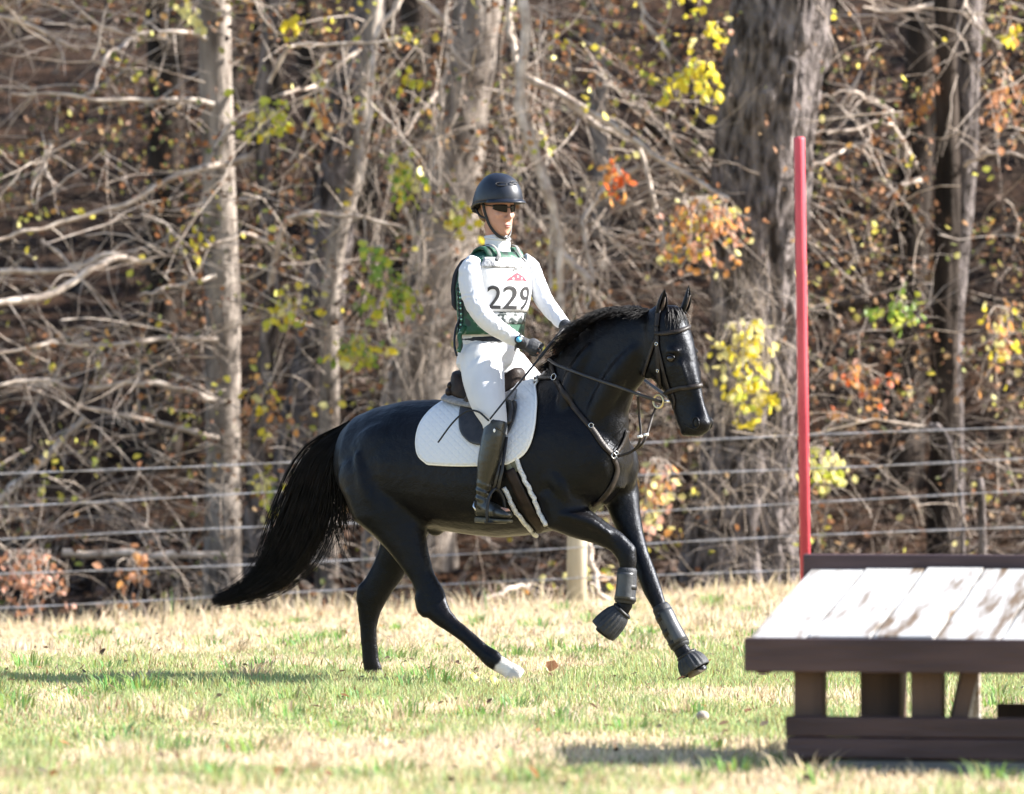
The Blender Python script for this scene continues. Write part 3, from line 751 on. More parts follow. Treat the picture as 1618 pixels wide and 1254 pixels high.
# ------------------------------------------------------------------ the horse
TH = math.radians(28); hc, hs = math.cos(TH), math.sin(TH); HX0 = (770 - CX) / 300.0
def lw(xl, yl, z):
    return np.array([HX0 + xl * hc + yl * hs, -xl * hs + yl * hc, z])
def wl(p):
    dx, y = p[0] - HX0, p[1]
    return np.array([dx * hc - y * hs, dx * hs + y * hc, p[2]])
FWD = np.array([hc, -hs, 0.0]); LAT = np.array([hs, hc, 0.0])
def PL(px, py, yl=0.0):
    """local (xl, z) of a photograph point at lateral offset yl"""
    xl = 0.0
    for _ in range(5):
        d = CD - xl * hs + yl * hc
        X = (px - CX) * d / FPX
        xl = (X - HX0 - yl * hs) / hc
    d = CD - xl * hs + yl * hc
    return xl, CH - (py - HY) * d / FPX

hb = MB()
# trunk: xl, z top, z bottom, half width
trunk_st = [(-.885, 1.27, 1.10, .05), (-.85, 1.335, .99, .15), (-.77, 1.40, .92, .225), (-.65, 1.445, .86, .262), (-.48, 1.478, .825, .285), (-.30, 1.482, .79, .285),
            (-.10, 1.46, .765, .295), (.08, 1.455, .752, .30), (.24, 1.50, .765, .288), (.36, 1.585, .785, .262), (.47, 1.62, .81, .24), (.58, 1.58, .86, .225), (.69, 1.47, .94, .205), (.775, 1.34, 1.03, .16), (.82, 1.24, 1.12, .08)]
R = []
for xl, zt, zb, hw in trunk_st:
    c = lw(xl, 0, (zt + zb) / 2)
    t = np.arange(28) * 2 * math.pi / 28
    ct, st = np.cos(t), np.sin(t)
    # narrower on top, fuller low down over the barrel
    w = hw * (1.0 - .13 * st) * np.sign(ct) * np.abs(ct) ** .92
    wither = (xl > .2) and (xl < .62)
    if wither: w = np.where(st > .3, w * (1 - .45 * (st - .3)), w)
    R.append(c[None] + w[:, None] * LAT[None] + (st * (zt - zb) / 2)[:, None] * UP[None])
hb.loft(R)
# neck: crest px, under px, half width
for_neck = [((842, 602), (985, 775), .17), ((868, 576), (990, 712), .135), ((900, 540), (990, 655), .108), ((938, 508), (1000, 622), .092), ((975, 492), (1014, 604), .084), ((1008, 488), (1024, 590), .075), ((1034, 489), (1036, 572), .066)]
R = []
for i, (a, b, hw) in enumerate(for_neck):
    yl = -.012 * i
    xa, za = PL(a[0], a[1], yl); xb, zb = PL(b[0], b[1], yl)
    A = lw(xa, yl, za); B = lw(xb, yl, zb)
    t = np.arange(22) * 2 * math.pi / 22
    ct, st = np.cos(t), np.sin(t)
    w = hw * (1 - .28 * st) * ct
    R.append(((A + B) / 2)[None] + w[:, None] * LAT[None] + st[:, None] * ((A - B) / 2)[None])
hb.loft(R)
# head: horizontal slices in its own frame
HTH = math.radians(42); HF = np.array([math.cos(HTH), -math.sin(HTH), 0]); HLt = np.array([math.sin(HTH), math.cos(HTH), 0])
n_last = lw(PL(1034, 530, -.07)[0], -.07, 0)
HY0 = n_last[1] - .02
H0 = W(1050, 490, HY0); H0[2] = 0
def HP(px, py, lat=0.0):
    """head-frame point: forward distance from its silhouette, sideways lat"""
    base = W(px, py, HY0)
    u = (base[0] - H0[0]) / HF[0]
    return H0 + HF * u + HLt * lat + UP * base[2]
def hp(u, lat, z): return H0 + HF * u + HLt * lat + UP * z
head_st = [(482, 1066, 1040, .04), (494, 1073, 1030, .072), (512, 1080, 1024, .09), (535, 1087, 1021, .098), (562, 1093, 1021, .094), (588, 1098, 1028, .082), (606, 1102, 1042, .064), (622, 1105, 1055, .050), (640, 1109, 1064, .043), (656, 1114, 1069, .046), (669, 1118, 1073, .050), (680, 1115, 1078, .044), (689, 1104, 1085, .026)]
R = []
for py, pf, pr, hw in head_st:
    F_ = HP(pf + 1.5, py); B_ = HP(pr - 1.5, py); hw *= 1.06
    t = np.arange(24) * 2 * math.pi / 24
    ct, st = np.cos(t), np.sin(t)
    w = hw * (1 + .06 * ct * (1 if py > 640 else -1)) * np.sign(st) * np.abs(st) ** .85
    R.append(((F_ + B_) / 2)[None] + w[:, None] * HLt[None] + (np.sign(ct) * np.abs(ct) ** .9)[:, None] * ((F_ - B_) / 2)[None])
hb.loft(R)
HA = np.array([HF, HLt, UP])
for sgn in (-1, 1):
    hb.ball(HP(1077, 555, sgn * .080), (.046, .024, .020), HA); hb.ball(HP(1074, 578, sgn * .076), (.030, .018, .012), HA)          # brow bone
    hb.ball(HP(1048, 574, sgn * .068), (.072, .030, .062), HA)          # cheek
    a, b = HP(1088, 572, sgn * .070), HP(1098, 622, sgn * .042)         # facial crest
    hb.tube([a, (a + b) / 2, b], [.012, .013, .010], 8)
    hb.ball(HP(1109, 667, sgn * .040), (.028, .020, .030), HA)
    a, b = HP(1082, 545, sgn * .036), HP(1103, 640, sgn * .022); hb.tube([a, (a + b) / 2, b], [.012, .014, .010], 8)   # nasal bone
    hb.ball(HP(1036, 586, sgn * .062), (.042, .024, .045), HA)          # jowl          # nostril wing
hb.ball(HP(1082, 684, 0), (.028, .032, .018), HA)                       # chin
# legs: px, py, half thickness px, depth, half depth m
def leg(st, n=14):
    P = np.array([W(a, b, y) for a, b, r, y, w in st]); R = []
    for i in range(len(st)):
        t = P[min(i + 1, len(P) - 1)] - P[max(i - 1, 0)]
        t2 = np.array([t[0], 0, t[2]]); t2 /= np.linalg.norm(t2)
        a = np.array([-t2[2], 0, t2[0]])
        d = (CD + st[i][3]) / FPX
        R.append(ring(P[i], a * st[i][2] * d, np.array([0, 1, 0]) * st[i][4], n))
    hb.loft(R)
leg([(606, 700, 45, .19, .11), (612, 762, 74, .125, .13), (624, 800, 70, .09, .12), (634, 832, 47, .06, .095), (643, 858, 33, .03, .072), (655, 884, 26, .01, .056), (668, 912, 20, -.01, .045), (682, 942, 23, -.03, .042), (687, 958, 22.5, -.04, .04), (699, 974, 17.5, -.06, .036), (716, 989, 13.5, -.08, .029), (738, 1006, 12.5, -.11, .027), (762, 1028, 13, -.14, .03), (778, 1041, 16, -.16, .034), (790, 1050, 14, -.17, .031), (802, 1057, 13.5, -.18, .032), (812, 1064, 15.5, -.19, .042), (822, 1071, 15, -.2, .047)])
hb.tube([W(668, 925, -.01), W(664, 945, -.03), W(667, 962, -.04), W(676, 972, -.05)], [.028, .034, .034, .03], 10)
leg([(640, 790, 60, .36, .12), (636, 838, 42, .38, .09), (628, 868, 29, .40, .065), (614, 900, 27, .42, .052), (600, 922, 25, .43, .045), (588, 944, 24, .44, .042), (583, 966, 19, .45, .038), (582, 990, 14.5, .455, .029), (583, 1015, 13.5, .46, .027), (586, 1045, 14, .465, .03), (590, 1060, 15.5, .47, .034), (596, 1072, 13, .475, .031), (604, 1080, 15, .48, .045), (608, 1088, 15, .48, .046)])
hb.tube([W(588, 912, .43), W(573, 930, .435), W(571, 948, .44), W(577, 962, .445)], [.025, .033, .034, .03], 10)
leg([(905, 740, 55, -.32, .10), (890, 790, 46, -.35, .10), (892, 814, 35, -.37, .085), (917, 826, 27, -.39, .07), (948, 841, 20.5, -.41, .055), (974, 856, 17.5, -.43, .047), (989, 872, 18.5, -.44, .045), (992, 889, 15, -.445, .04), (991, 905, 12, -.45, .031), (989, 935, 11.5, -.455, .029), (987, 955, 14, -.46, .033), (980, 968, 12.5, -.46, .03), (968, 983, 14, -.455, .038), (958, 996, 17, -.45, .046), (952, 1004, 16, -.45, .047)])
leg([(972, 745, 34, -.14, .09), (982, 785, 29, -.17, .085), (989, 815, 24, -.2, .07), (998, 845, 20, -.23, .058), (1010, 878, 16.5, -.27, .048), (1022, 908, 16, -.31, .044), (1031, 932, 15.5, -.33, .042), (1041, 955, 12.5, -.36, .033), (1056, 987, 11.5, -.39, .028), (1072, 1018, 12.5, -.42, .031), (1079, 1030, 14, -.43, .034), (1088, 1042, 12.5, -.44, .031), (1098, 1054, 16, -.45, .042), (1104, 1065, 19, -.455, .048)])
# muscles
def blob(px, py, y, rx, ry, rz, tilt=0.0):
    a = math.radians(tilt)
    A = np.array([FWD * math.cos(a) + UP * math.sin(a), LAT, -FWD * math.sin(a) + UP * math.cos(a)])
    hb.ball(W(px, py, y), (rx, ry, rz), A)
blob(948, 752, -.38, .105, .085, .15, -20)        # near pectoral
blob(984, 742, -.22, .085, .085, .145, -10)       # far pectoral
blob(905, 700, -.33, .10, .085, .20, -28)         # near shoulder blade
blob(872, 752, -.37, .13, .075, .10, 20)          # triceps
blob(602, 728, .085, .22, .085, .20, 30)            # haunch
blob(575, 760, .10, .14, .08, .16, 60)            # hamstring
blob(670, 800, .02, .09, .07, .12, -20)           # stifle
blob(688, 834, .14, .05, .045, .045, 0)           # sheath
def cord(pts, r):
    P = []
    for px, py in pts:
        P.append(W(px, py, 0))
    return P
def ridge(pts, rad, depth, n=12):
    P = spline([W(a, b_, y) for a, b_, y in pts], n); rr = rad * np.sin(np.linspace(.25, math.pi - .25, n)) ** .7
    hb.tube(P, rr, 10)
ridge([(1010, 545, -.555), (978, 590, -.485), (944, 650, -.425), (922, 705, -.40)], .068, 0)      # neck muscle to the shoulder
ridge([(935, 545, -.40), (905, 600, -.36), (885, 660, -.38)], .05, 0)                          # crest of the shoulder blade
ridge([(866, 725, -.385), (884, 762, -.41), (898, 800, -.42)], .06, 0)                          # elbow muscle
ridge([(880, 812, -.44), (925, 822, -.455), (965, 845, -.47)], .034, 0)                        # forearm
ridge([(565, 715, .07), (578, 768, .05), (604, 818, .03), (634, 862, .0)], .055, 0)          # hamstring line
ridge([(645, 700, -.045), (668, 750, -.05), (684, 800, -.03)], .06, 0)                         # front of the thigh
ridge([(650, 845, -.01), (662, 878, -.02), (674, 912, -.035)], .028, 0)                          # gaskin
ridge([(648, 880, .0), (655, 915, -.02), (664, 945, -.03)], .017, 0)                           # hamstring tendon
ridge([(708, 990, -.085), (735, 1012, -.115), (757, 1034, -.145)], .014, 0)                    # flexor tendon
horse_me = remesh(hb, 'horse_body', 0.0092, 14, .5)
hv = coords(horse_me)
# markings: white pastern on the near hind, horn of the hooves
sock = np.zeros(len(hv), np.float32); hoof = np.zeros(len(hv), np.float32)
a, b = W(783, 1042, -.165), W(822, 1071, -.2)
ax = (b - a) / np.linalg.norm(b - a)
tt = (hv - a) @ ax; rr = np.linalg.norm(hv - a - tt[:, None] * ax, axis=1)
nzv = (vnoise(hv[:, 0] * 60, hv[:, 2] * 60, 8) - .5) * .02
sock[:] = np.where((rr < .09), sm(.022, .040, tt + nzv), 0)
hoof[:] = np.where((rr < .09), .30 * sm(.100, .108, tt), 0)
hoof[:] = np.maximum(hoof, np.where((hv[:, 0] > W(1085, 0, -.45)[0]) & (hv[:, 2] < .075) & (hv[:, 0] < W(1135, 0, -.45)[0]), 1, 0))
hoof[:] = np.maximum(hoof, np.where((hv[:, 0] < W(625, 0, .45)[0]) & (hv[:, 2] < .035), 1, 0))
for nm, arr in (('sock', sock), ('hoof', hoof)):
    at = horse_me.attributes.new(nm, 'FLOAT', 'POINT'); at.data.foreach_set('value', arr)
m, nt, N, L, b = new_mat('black_horse_coat')
tc = N.new('ShaderNodeTexCoord')
n1 = N.new('ShaderNodeTexNoise'); n1.inputs['Scale'].default_value = 3.5; n1.inputs['Detail'].default_value = 5
L.new(tc.outputs['Object'], n1.inputs['Vector'])
cr = N.new('ShaderNodeValToRGB'); cr.color_ramp.elements[0].position = .38; cr.color_ramp.elements[1].position = .7
cr.color_ramp.elements[0].color = (.0018, .0019, .0028, 1); cr.color_ramp.elements[1].color = (.0065, .0052, .0050, 1)
L.new(n1.outputs['Fac'], cr.inputs[0])
def attr_mix(prev, attr, colr):
    a_ = N.new('ShaderNodeAttribute'); a_.attribute_name = attr
    mx = N.new('ShaderNodeMix'); mx.data_type = 'RGBA'
    L.new(a_.outputs['Fac'], mx.inputs[0]); L.new(prev, mx.inputs[6]); mx.inputs[7].default_value = (*colr, 1)
    return mx.outputs[2]
c_ = attr_mix(cr.outputs[0], 'sock', (.70, .66, .60))
c_ = attr_mix(c_, 'hoof', (.16, .13, .10))
L.new(c_, b.inputs['Base Color'])
b.inputs['Roughness'].default_value = .42; b.inputs['Specular IOR Level'].default_value = .20; b.inputs['Specular Tint'].default_value = (.82, .88, 1.0, 1)
b.inputs['Sheen Weight'].default_value = .0; b.inputs['Sheen Roughness'].default_value = .4
mp = N.new('ShaderNodeMapping'); mp.inputs['Scale'].default_value = (60, 60, 160); mp.inputs['Rotation'].default_value = (0, .6, 0)
L.new(tc.outputs['Object'], mp.inputs[0])
n2 = N.new('ShaderNodeTexNoise'); n2.inputs['Scale'].default_value = 1.6; n2.inputs['Detail'].default_value = 3; L.new(mp.outputs[0], n2.inputs['Vector'])
n3 = N.new('ShaderNodeTexNoise'); n3.inputs['Scale'].default_value = 8; n3.inputs['Detail'].default_value = 6; n3.inputs['Roughness'].default_value = .58; L.new(tc.outputs['Object'], n3.inputs['Vector'])
b1 = N.new('ShaderNodeBump'); b1.inputs['Strength'].default_value = .5; b1.inputs['Distance'].default_value = .004; L.new(n2.outputs['Fac'], b1.inputs['Height'])
b2 = N.new('ShaderNodeBump'); b2.inputs['Strength'].default_value = .5; b2.inputs['Distance'].default_value = .026; L.new(n3.outputs['Fac'], b2.inputs['Height']); L.new(b1.outputs[0], b2.inputs['Normal'])
L.new(b2.outputs[0], b.inputs['Normal'])
rr_ = N.new('ShaderNodeMapRange'); rr_.inputs[3].default_value = .26; rr_.inputs[4].default_value = .42; L.new(n3.outputs['Fac'], rr_.inputs[0]); L.new(rr_.outputs[0], b.inputs['Roughness'])
coat_mat = m
horse = empty('horse', (0, 0, 0), 'black horse cantering to the right with saddle and bridle, white pastern on one hind leg', 'horse')
obj('body', horse_me, coat_mat, horse)
tree_bvh = BVHTree.FromPolygons([Vector(v) for v in hv.tolist()], [tuple(p.vertices) for p in horse_me.polygons])
CAMP = Vector((0, -CD, CH))
def hit(px, py, off=0.0):
    d = (Vector(W(px, py, 0)) - CAMP).normalized()
    loc, nrm, _, _ = tree_bvh.ray_cast(CAMP, d)
    if loc is None: return None, None
    if nrm.dot(d) > 0: nrm = -nrm
    return np.array(loc) + np.array(nrm) * off, np.array(nrm)
def near(p, off=0.0):
    loc, nrm, _, _ = tree_bvh.find_nearest(Vector(p))
    if nrm.dot(Vector(p) - loc) < 0 : pass
    return np.array(loc) + np.array(nrm) * off, np.array(nrm)

# eyes, nostrils, ears
eye_mat = M('dark_wet_eye', (.01, .006, .004), rough=.08, bump=0, spec=.6)
skin_dark = M('dark_muzzle_skin', (.004, .004, .004), rough=.7, bump=.1)
for sgn in (-1, 1):
    e = MB(); e.ball(HP(1076, 567, sgn * .0885), (.024, .016, .0185), HA, 16, 11)
    e.build('eye', eye_mat, horse)
    lid = MB(); a = np.linspace(-.1, math.pi + .1, 12)
    lid.tube([HP(1076, 567, sgn * .0975) + HF * .027 * math.cos(q) + UP * (.019 * math.sin(q) + .002) - HLt * sgn * .006 * abs(math.cos(q)) for q in a], .0055, 8)
    lid.build('eyelid', coat_mat, horse)
    nb = MB(); c0 = HP(1108, 668, sgn * .0475)
    nb.ball(c0, (.017, .013, .023), HA, 14, 9); nb.build('nostril', skin_dark, horse)
    rm = MB(); rm.tube([c0 + HLt * sgn * .005 + HF * .020 * math.cos(q) + UP * .027 * math.sin(q) for q in np.arange(16) * math.pi / 8], .0055, 6, closed=True)
    rm.build('nostril_rim', coat_mat, horse)
ml = MB(); ml_p = []
for px, py in ((1058, 652), (1068, 662), (1080, 670), (1092, 676), (1102, 680)):
    p_, n_ = hit(px, py, .0005)
    if p_ is not None: ml_p.append(p_)
if len(ml_p) > 2:
    ml.tube(spline(ml_p, 14), .0038, 6); ml.build('mouth_line', skin_dark, horse)
ear_mat = M('ear_hair', (.02, .014, .011), (.07, .045, .03), 30, .6, .3)
def ear(base, tip, fdir, wid, nm='ear'):
    """a curled leaf-shaped shell, open towards fdir"""
    base, tip, fdir = map(lambda q: np.asarray(q, float), (base, tip, fdir))
    ax_ = tip - base; Ln = np.linalg.norm(ax_); ax_ /= Ln
    f = fdir - ax_ * (fdir @ ax_); f /= np.linalg.norm(f); s_ = np.cross(ax_, f)
    V = []; n, k = 11, 14
    for i in range(k):
        t = i / (k - 1); w = wid * (max(0.02, math.sin(math.pi * min(1, (t * .86 + .14))) ** .8))
        c = base + ax_ * Ln * t + f * .012 * math.sin(math.pi * t) - f * .02 * t * t
        for j in range(n):
            a_ = math.radians(-150 + 300 * j / (n - 1)) * (1 - .25 * t)
            V.append(c - f * w * .75 * math.cos(a_) + s_ * w * math.sin(a_))
    F = [(i * n + j, i * n + j + 1, (i + 1) * n + j + 1, (i + 1) * n + j) for i in range(k - 1) for j in range(n - 1)]
    mb = MB(); mb.add(V, F)
    return mb.build(nm, ear_mat if nm == 'x' else coat_mat, horse, solid=-.005)
ear(HP(1050, 505, -.055), HP(1064, 459, -.062), HF * .9 - HLt * .45, .030)
ear(HP(1062, 503, .052), HP(1079, 453, .070), HF * .9 + HLt * .3, .030)
for (bx, by, la, tx, ty, lb) in ((1051, 502, -.055, 1063, 470, -.061), (1063, 500, .052, 1077, 466, .066)):
    mb = MB(); P = spline([HP(bx, by, la), (HP(bx, by, la) + HP(tx, ty, lb)) / 2 + HF * .004, HP(tx, ty, lb)], 6)
    mb.tube(P, [.010, .012, .012, .010, .007, .002], 8); mb.build('ear_lining', ear_mat, horse)

# hair: mane, forelock, tail
hair_mat = M('black_hair', (.003, .003, .004), (.011, .009, .009), 14, .5, 0, spec=.16)
def hair(name, roots, guides, R0, tipr=.0006, wob=.01, sides=3, parent=horse):
    """roots (N,3), guides (N,K,3) relative paths"""
    P = roots[:, None] + guides
    N_, K = P.shape[:2]
    ph = rng.uniform(0, 6.28, (N_, 1, 3)); am = rng.uniform(.3, 1, (N_, 1, 1)) * wob
    t = np.linspace(0, 1, K)[None, :, None]
    P = P + am * t * np.sin(t * rng.uniform(3, 9, (N_, 1, 1)) + ph)
    prof = np.clip(1 - np.linspace(0, 1, K) ** 2.2, 0, 1)
    Rr = tipr + R0 * prof[None] * rng.uniform(.6, 1.2, (N_, 1))
    V, F = tubes(P, Rr, sides)
    return obj(name, mesh_np(name, V, F), hair_mat, parent)
# tail
tc_ = np.array([(556, 668, 5), (536, 690, 13), (516, 716, 27), (502, 745, 34), (491, 778, 38), (479, 820, 40), (460, 866, 37), (433, 904, 26), (401, 928, 15), (366, 941, 8), (338, 949, 4)], float)
K = 14
sp = spline(tc_, K)
ytail = np.linspace(.40, .62, K)
Nh = 4100
u = rng.normal(0, .50, Nh).clip(-1, 1); v = rng.normal(0, .45, Nh).clip(-1, 1)
ln = rng.uniform(.45, 1.02, Nh) ** .75; u = np.where(rng.random(Nh) < .10, u * 1.55, u)
ctr = np.array([W(a, b_, y) for (a, b_, r), y in zip(sp, ytail)])
tn = np.gradient(ctr, axis=0); tn[:, 1] = 0; tn /= np.linalg.norm(tn, axis=1, keepdims=True)
pn = np.stack([-tn[:, 2], 0 * tn[:, 0], tn[:, 0]], 1)
wd = sp[:, 2] / 380
G = np.empty((Nh, K, 3))
for k in range(Nh):
    s_ = np.linspace(0, K - 1, K) * ln[k]
    c = np.stack([np.interp(s_, np.arange(K), ctr[:, j]) for j in range(3)], 1)
    p = np.stack([np.interp(s_, np.arange(K), pn[:, j]) for j in range(3)], 1)
    w = np.interp(s_, np.arange(K), wd)
    spread = 1 + .55 * (s_ / K) ** 2 * abs(rng.normal())
    G[k] = c + p * (w * u[k] * spread)[:, None] + np.array([0, 1, 0]) * (w * v[k] * .8 + .01)[:, None]
hair('tail', np.zeros((Nh, 3)), G, .0019, wob=.03)
# stray wisps on the inside of the tail
Nw = 150
wi = []
for k in range(Nw):
    a0 = np.array([rng.uniform(520, 545), rng.uniform(700, 790)]); 
    e_ = a0 + np.array([rng.uniform(-25, 25), rng.uniform(60, 120)])
    mid = (a0 + e_) / 2 + np.array([rng.uniform(-12, 14), 0])
    y0 = .38 + rng.uniform(0, .12)
    wi.append(spline([W(*a0, y0), W(*mid, y0 + .02), W(*e_, y0 + .03)], 9))
wi = np.array(wi)
hair('tail_wisps', np.zeros((Nw, 3)), wi, .0022, wob=.01)
# mane: lies along the crest and blows back and over
crest = spline(np.array([(868, 578), (900, 541), (938, 508), (975, 492), (1008, 487), (1036, 489)], float), 60)
Nm = 2200; roots = []; gd = []
for k in range(Nm):
    i = rng.integers(0, 60); px, py = crest[i] + rng.uniform(-3, 3, 2)
    f = i / 59.0
    yl = -.05 * f + rng.uniform(-.02, .02)
    xl, z = PL(px, py + 3, yl)
    roots.append(lw(xl, yl, z))
    ll = rng.uniform(.09, .17) * (.75 + .5 * math.sin(math.pi * min(1, f + .15))) * (.45 + .55 * float(sm(.1, .4, f)))
    lift = (.10 + .5 * sm(.25, .62, f) * (1 - sm(.8, 1, f))) * rng.uniform(.3, 1.0)
    side = rng.choice([-1, 1], p=[.25, .75])
    d0 = np.array([-.55, 0, lift]) ; d1 = LAT * side * .5 + np.array([-.65, 0, -.55 + .55 * lift])
    t = np.linspace(0, 1, 9)[:, None]
    gd.append(ll * (d0 * t + (d1 - d0) * t ** 2 * .75 + LAT * side * .35 * t))
hair('mane', np.array(roots), np.array(gd), .0019, wob=.012)
Nf = 260; roots = []; gd = []
for k in range(Nf):
    r0 = HP(1062 + rng.uniform(-6, 6), 489 + rng.uniform(-3, 4), rng.uniform(-.04, .04))
    ll = rng.uniform(.08, .16); side = rng.uniform(-.9, .5)
    t = np.linspace(0, 1, 9)[:, None]
    gd.append(ll * (HF * (.55 * t - .12 * t ** 2) + UP * (.15 * t - .85 * t ** 2) + HLt * side * .6 * t)); roots.append(r0)
hair('forelock', np.array(roots), np.array(gd), .003, wob=.010)
# ------------------------------------------------------------------ tack
black_leather = M('black_leather', (.012, .010, .010), (.03, .026, .024), 25, .38, .25, 160, spec=.5)
brown_leather = M('dark_brown_leather', (.012, .008, .007), (.030, .019, .015), 18, .5, .25, 120, spec=.2)
strap_leather = M('bridle_leather', (.012, .009, .008), (.030, .023, .020), 25, .45, .2, 120, spec=.25)
steel = M('polished_steel', (.55, .55, .56), (.7, .7, .7), 20, .25, 0, metal=1.0)
brass = M('worn_brass', (.55, .46, .25), (.7, .62, .4), 20, .3, 0, metal=1.0)
fleece = M('white_fleece', (.55, .55, .56), (.80, .80, .80), 70, .95, 1.0, 140, dist=.012)
felt = M('grey_felt', (.20, .195, .20), (.30, .29, .29), 40, .95, .5, 150)
neoprene = M('grey_neoprene', (.014, .015, .018), (.034, .036, .042), 20, .6, .3, 120, spec=.35)
rubber = M('black_rubber', (.006, .006, .007), (.014, .014, .016), 30, .5, .2, 90, spec=.4)
# quilted cotton
m, nt, N, L, b = new_mat('quilted_white_cotton')
tc = N.new('ShaderNodeTexCoord'); hs_ = []
for rot in (.785, -.785):
    mp = N.new('ShaderNodeMapping'); mp.inputs['Rotation'].default_value = (0, rot, 0); mp.inputs['Scale'].default_value = (11, 0.01, 11); L.new(tc.outputs['Object'], mp.inputs[0])
    wv = N.new('ShaderNodeTexWave'); wv.inputs['Scale'].default_value = 1.0; wv.inputs['Distortion'].default_value = .4; L.new(mp.outputs[0], wv.inputs['Vector'])
    pw = N.new('ShaderNodeMath'); pw.operation = 'POWER'; pw.inputs[1].default_value = .35; L.new(wv.outputs['Fac'], pw.inputs[0]); hs_.append(pw.outputs[0])
mn = N.new('ShaderNodeMath'); mn.operation = 'MINIMUM'; L.new(hs_[0], mn.inputs[0]); L.new(hs_[1], mn.inputs[1])
bp = N.new('ShaderNodeBump'); bp.inputs['Strength'].default_value = .4; bp.inputs['Distance'].default_value = .005; L.new(mn.outputs[0], bp.inputs['Height']); L.new(bp.outputs[0], b.inputs['Normal'])
b.inputs['Base Color'].default_value = (.66, .67, .70, 1); b.inputs['Roughness'].default_value = .9; b.inputs['Specular IOR Level'].default_value = .2
quilt = m
def down(xl, yl, off):
    p = lw(xl, yl, 3.0); loc, nr, _, _ = tree_bvh.ray_cast(Vector(p), Vector((0, 0, -1)))
    return (np.array(loc) + np.array(nr) * off) if loc is not None else p * np.array([1, 1, .5])
def drape(rows, off):
    """rows of photograph points laid on the near side of the horse"""
    G = []; last = None
    for r in rows:
        g = []
        for px, py in r:
            p, nr = hit(px, py, off)
            if p is None: p = last if last is not None else W(px, py, -.3)
            last = p; g.append(p)
        G.append(g)
    return np.array(G)
def grid_faces(nr, nc, o=0): return [(o + i * nc + j, o + i * nc + j + 1, o + (i + 1) * nc + j + 1, o + (i + 1) * nc + j) for i in range(nr - 1) for j in range(nc - 1)]
def mirror(p):
    q = wl(p); return lw(q[0], -q[1], q[2])
def relax(G, it=2):
    for _ in range(it):
        H = G.copy(); H[1:-1, 1:-1] = (G[1:-1, 1:-1] * 2 + G[:-2, 1:-1] + G[2:, 1:-1] + G[1:-1, :-2] + G[1:-1, 2:]) / 6; G = H
    return G
# saddle pad
left = spline(np.array([(703, 636), (682, 651), (666, 672), (660, 698), (664, 720), (678, 733)], float), 16)
right = spline(np.array([(845, 592), (848, 620), (848, 645), (843, 685), (829, 716), (803, 732)], float), 16)
rows = []
for k in range(16):
    t = np.linspace(0, 1, 28)[:, None]; r = left[k] * (1 - t) + right[k] * t
    r[:, 1] += (1 - (2 * t[:, 0] - 1) ** 2) * (9 * (1 - k / 15) + 3 * (k / 15))
    rows.append(r)
Gp = drape(rows, .014)
top = np.array([down(x_, 0, .022) for x_ in np.linspace(wl(Gp[0, 0])[0] + .03, wl(Gp[0, -1])[0] - .0, 28)])
mid1 = np.array([down(wl(a_)[0], wl(a_)[1] * .5, .018) if True else a_ for a_ in (top + Gp[0]) / 2])
near_side = np.concatenate([mid1[None], Gp]); far_side = np.array([[mirror(p) for p in r] for r in near_side])[::-1]
full = relax(np.concatenate([far_side, top[None], near_side]), 2)
pad = empty('saddle_pad', lw(0, 0, 1.46), 'white quilted saddle pad on the black horse', 'saddle pad')
mb = MB(); mb.add(full.reshape(-1, 3), grid_faces(full.shape[0], 28)); under(pad, mb.build('quilted_cloth', quilt, None, solid=.010))
for Gs in (near_side[1:], far_side[::-1][1:]):
    mb = MB(); loop = np.concatenate([Gs[:, 0], Gs[-1, 1:-1], Gs[::-1, -1]]); mb.tube(spline(loop, 90), .0075, 8); under(pad, mb.build('binding', M('white_binding', (.8, .8, .8), rough=.85, bump=.2) if 'white_binding' not in bpy.data.materials else bpy.data.materials['white_binding']))
# half pad and saddle
hx = np.linspace(-.215, .24, 16); hy = np.linspace(-.155, .155, 15)
Gh = np.array([[down(x_, y_ * (1 - .25 * abs(i / 7.5 - 1)), .038) for y_ in hy] for i, x_ in enumerate(hx)])
mb = MB(); mb.add(Gh.reshape(-1, 3), grid_faces(16, 15)); hp_o = mb.build('half_pad', felt, None, solid=.022, sub=1)
tag(hp_o, 'grey felt half pad showing behind and in front of the saddle', 'saddle pad')
saddle = empty('saddle', lw(0, 0, 1.5), 'dark brown leather saddle under the rider', 'saddle')
st = [(-.185, 1.575, 1.535, .04), (-.178, 1.63, 1.52, .095), (-.15, 1.645, 1.50, .13), (-.11, 1.62, 1.49, .14), (-.05, 1.57, 1.48, .14), (.02, 1.552, 1.49, .13), (.10, 1.58, 1.5, .11), (.16, 1.645, 1.53, .085), (.195, 1.655, 1.56, .065), (.215, 1.62, 1.58, .03)]
mb = MB(); R = []
for xl, zt, zb, hw in st:
    t = np.arange(24) * 2 * math.pi / 24; ct, stn = np.cos(t), np.sin(t)
    R.append(lw(xl, 0, (zt + zb) / 2)[None] + (np.sign(ct) * np.abs(ct) ** .8 * hw)[:, None] * LAT + ((zt - zb) / 2 * np.where(stn > 0, stn ** .7 if False else np.sign(stn) * np.abs(stn) ** .7, stn))[:, None] * UP - (.10 * (np.abs(ct) ** 2) * (stn < .4))[:, None] * UP * .5)
mb.loft(R); under(saddle, mb.build('seat', brown_leather, None, sub=1))
mb = MB(); mb.tube([lw(-.165, y_, 1.565 - .55 * y_ * y_ * 2) for y_ in np.linspace(-.12, .12, 13)], [.012] + [.020] * 11 + [.012], 10); under(saddle, mb.build('cantle_roll', brown_leather))
mb = MB(); mb.tube([lw(-.17, y_, 1.53 - .55 * y_ * y_ * 2) for y_ in np.linspace(-.125, .125, 13)], [.014] + [.026] * 11 + [.014], 10); under(saddle, mb.build('panel', brown_leather))
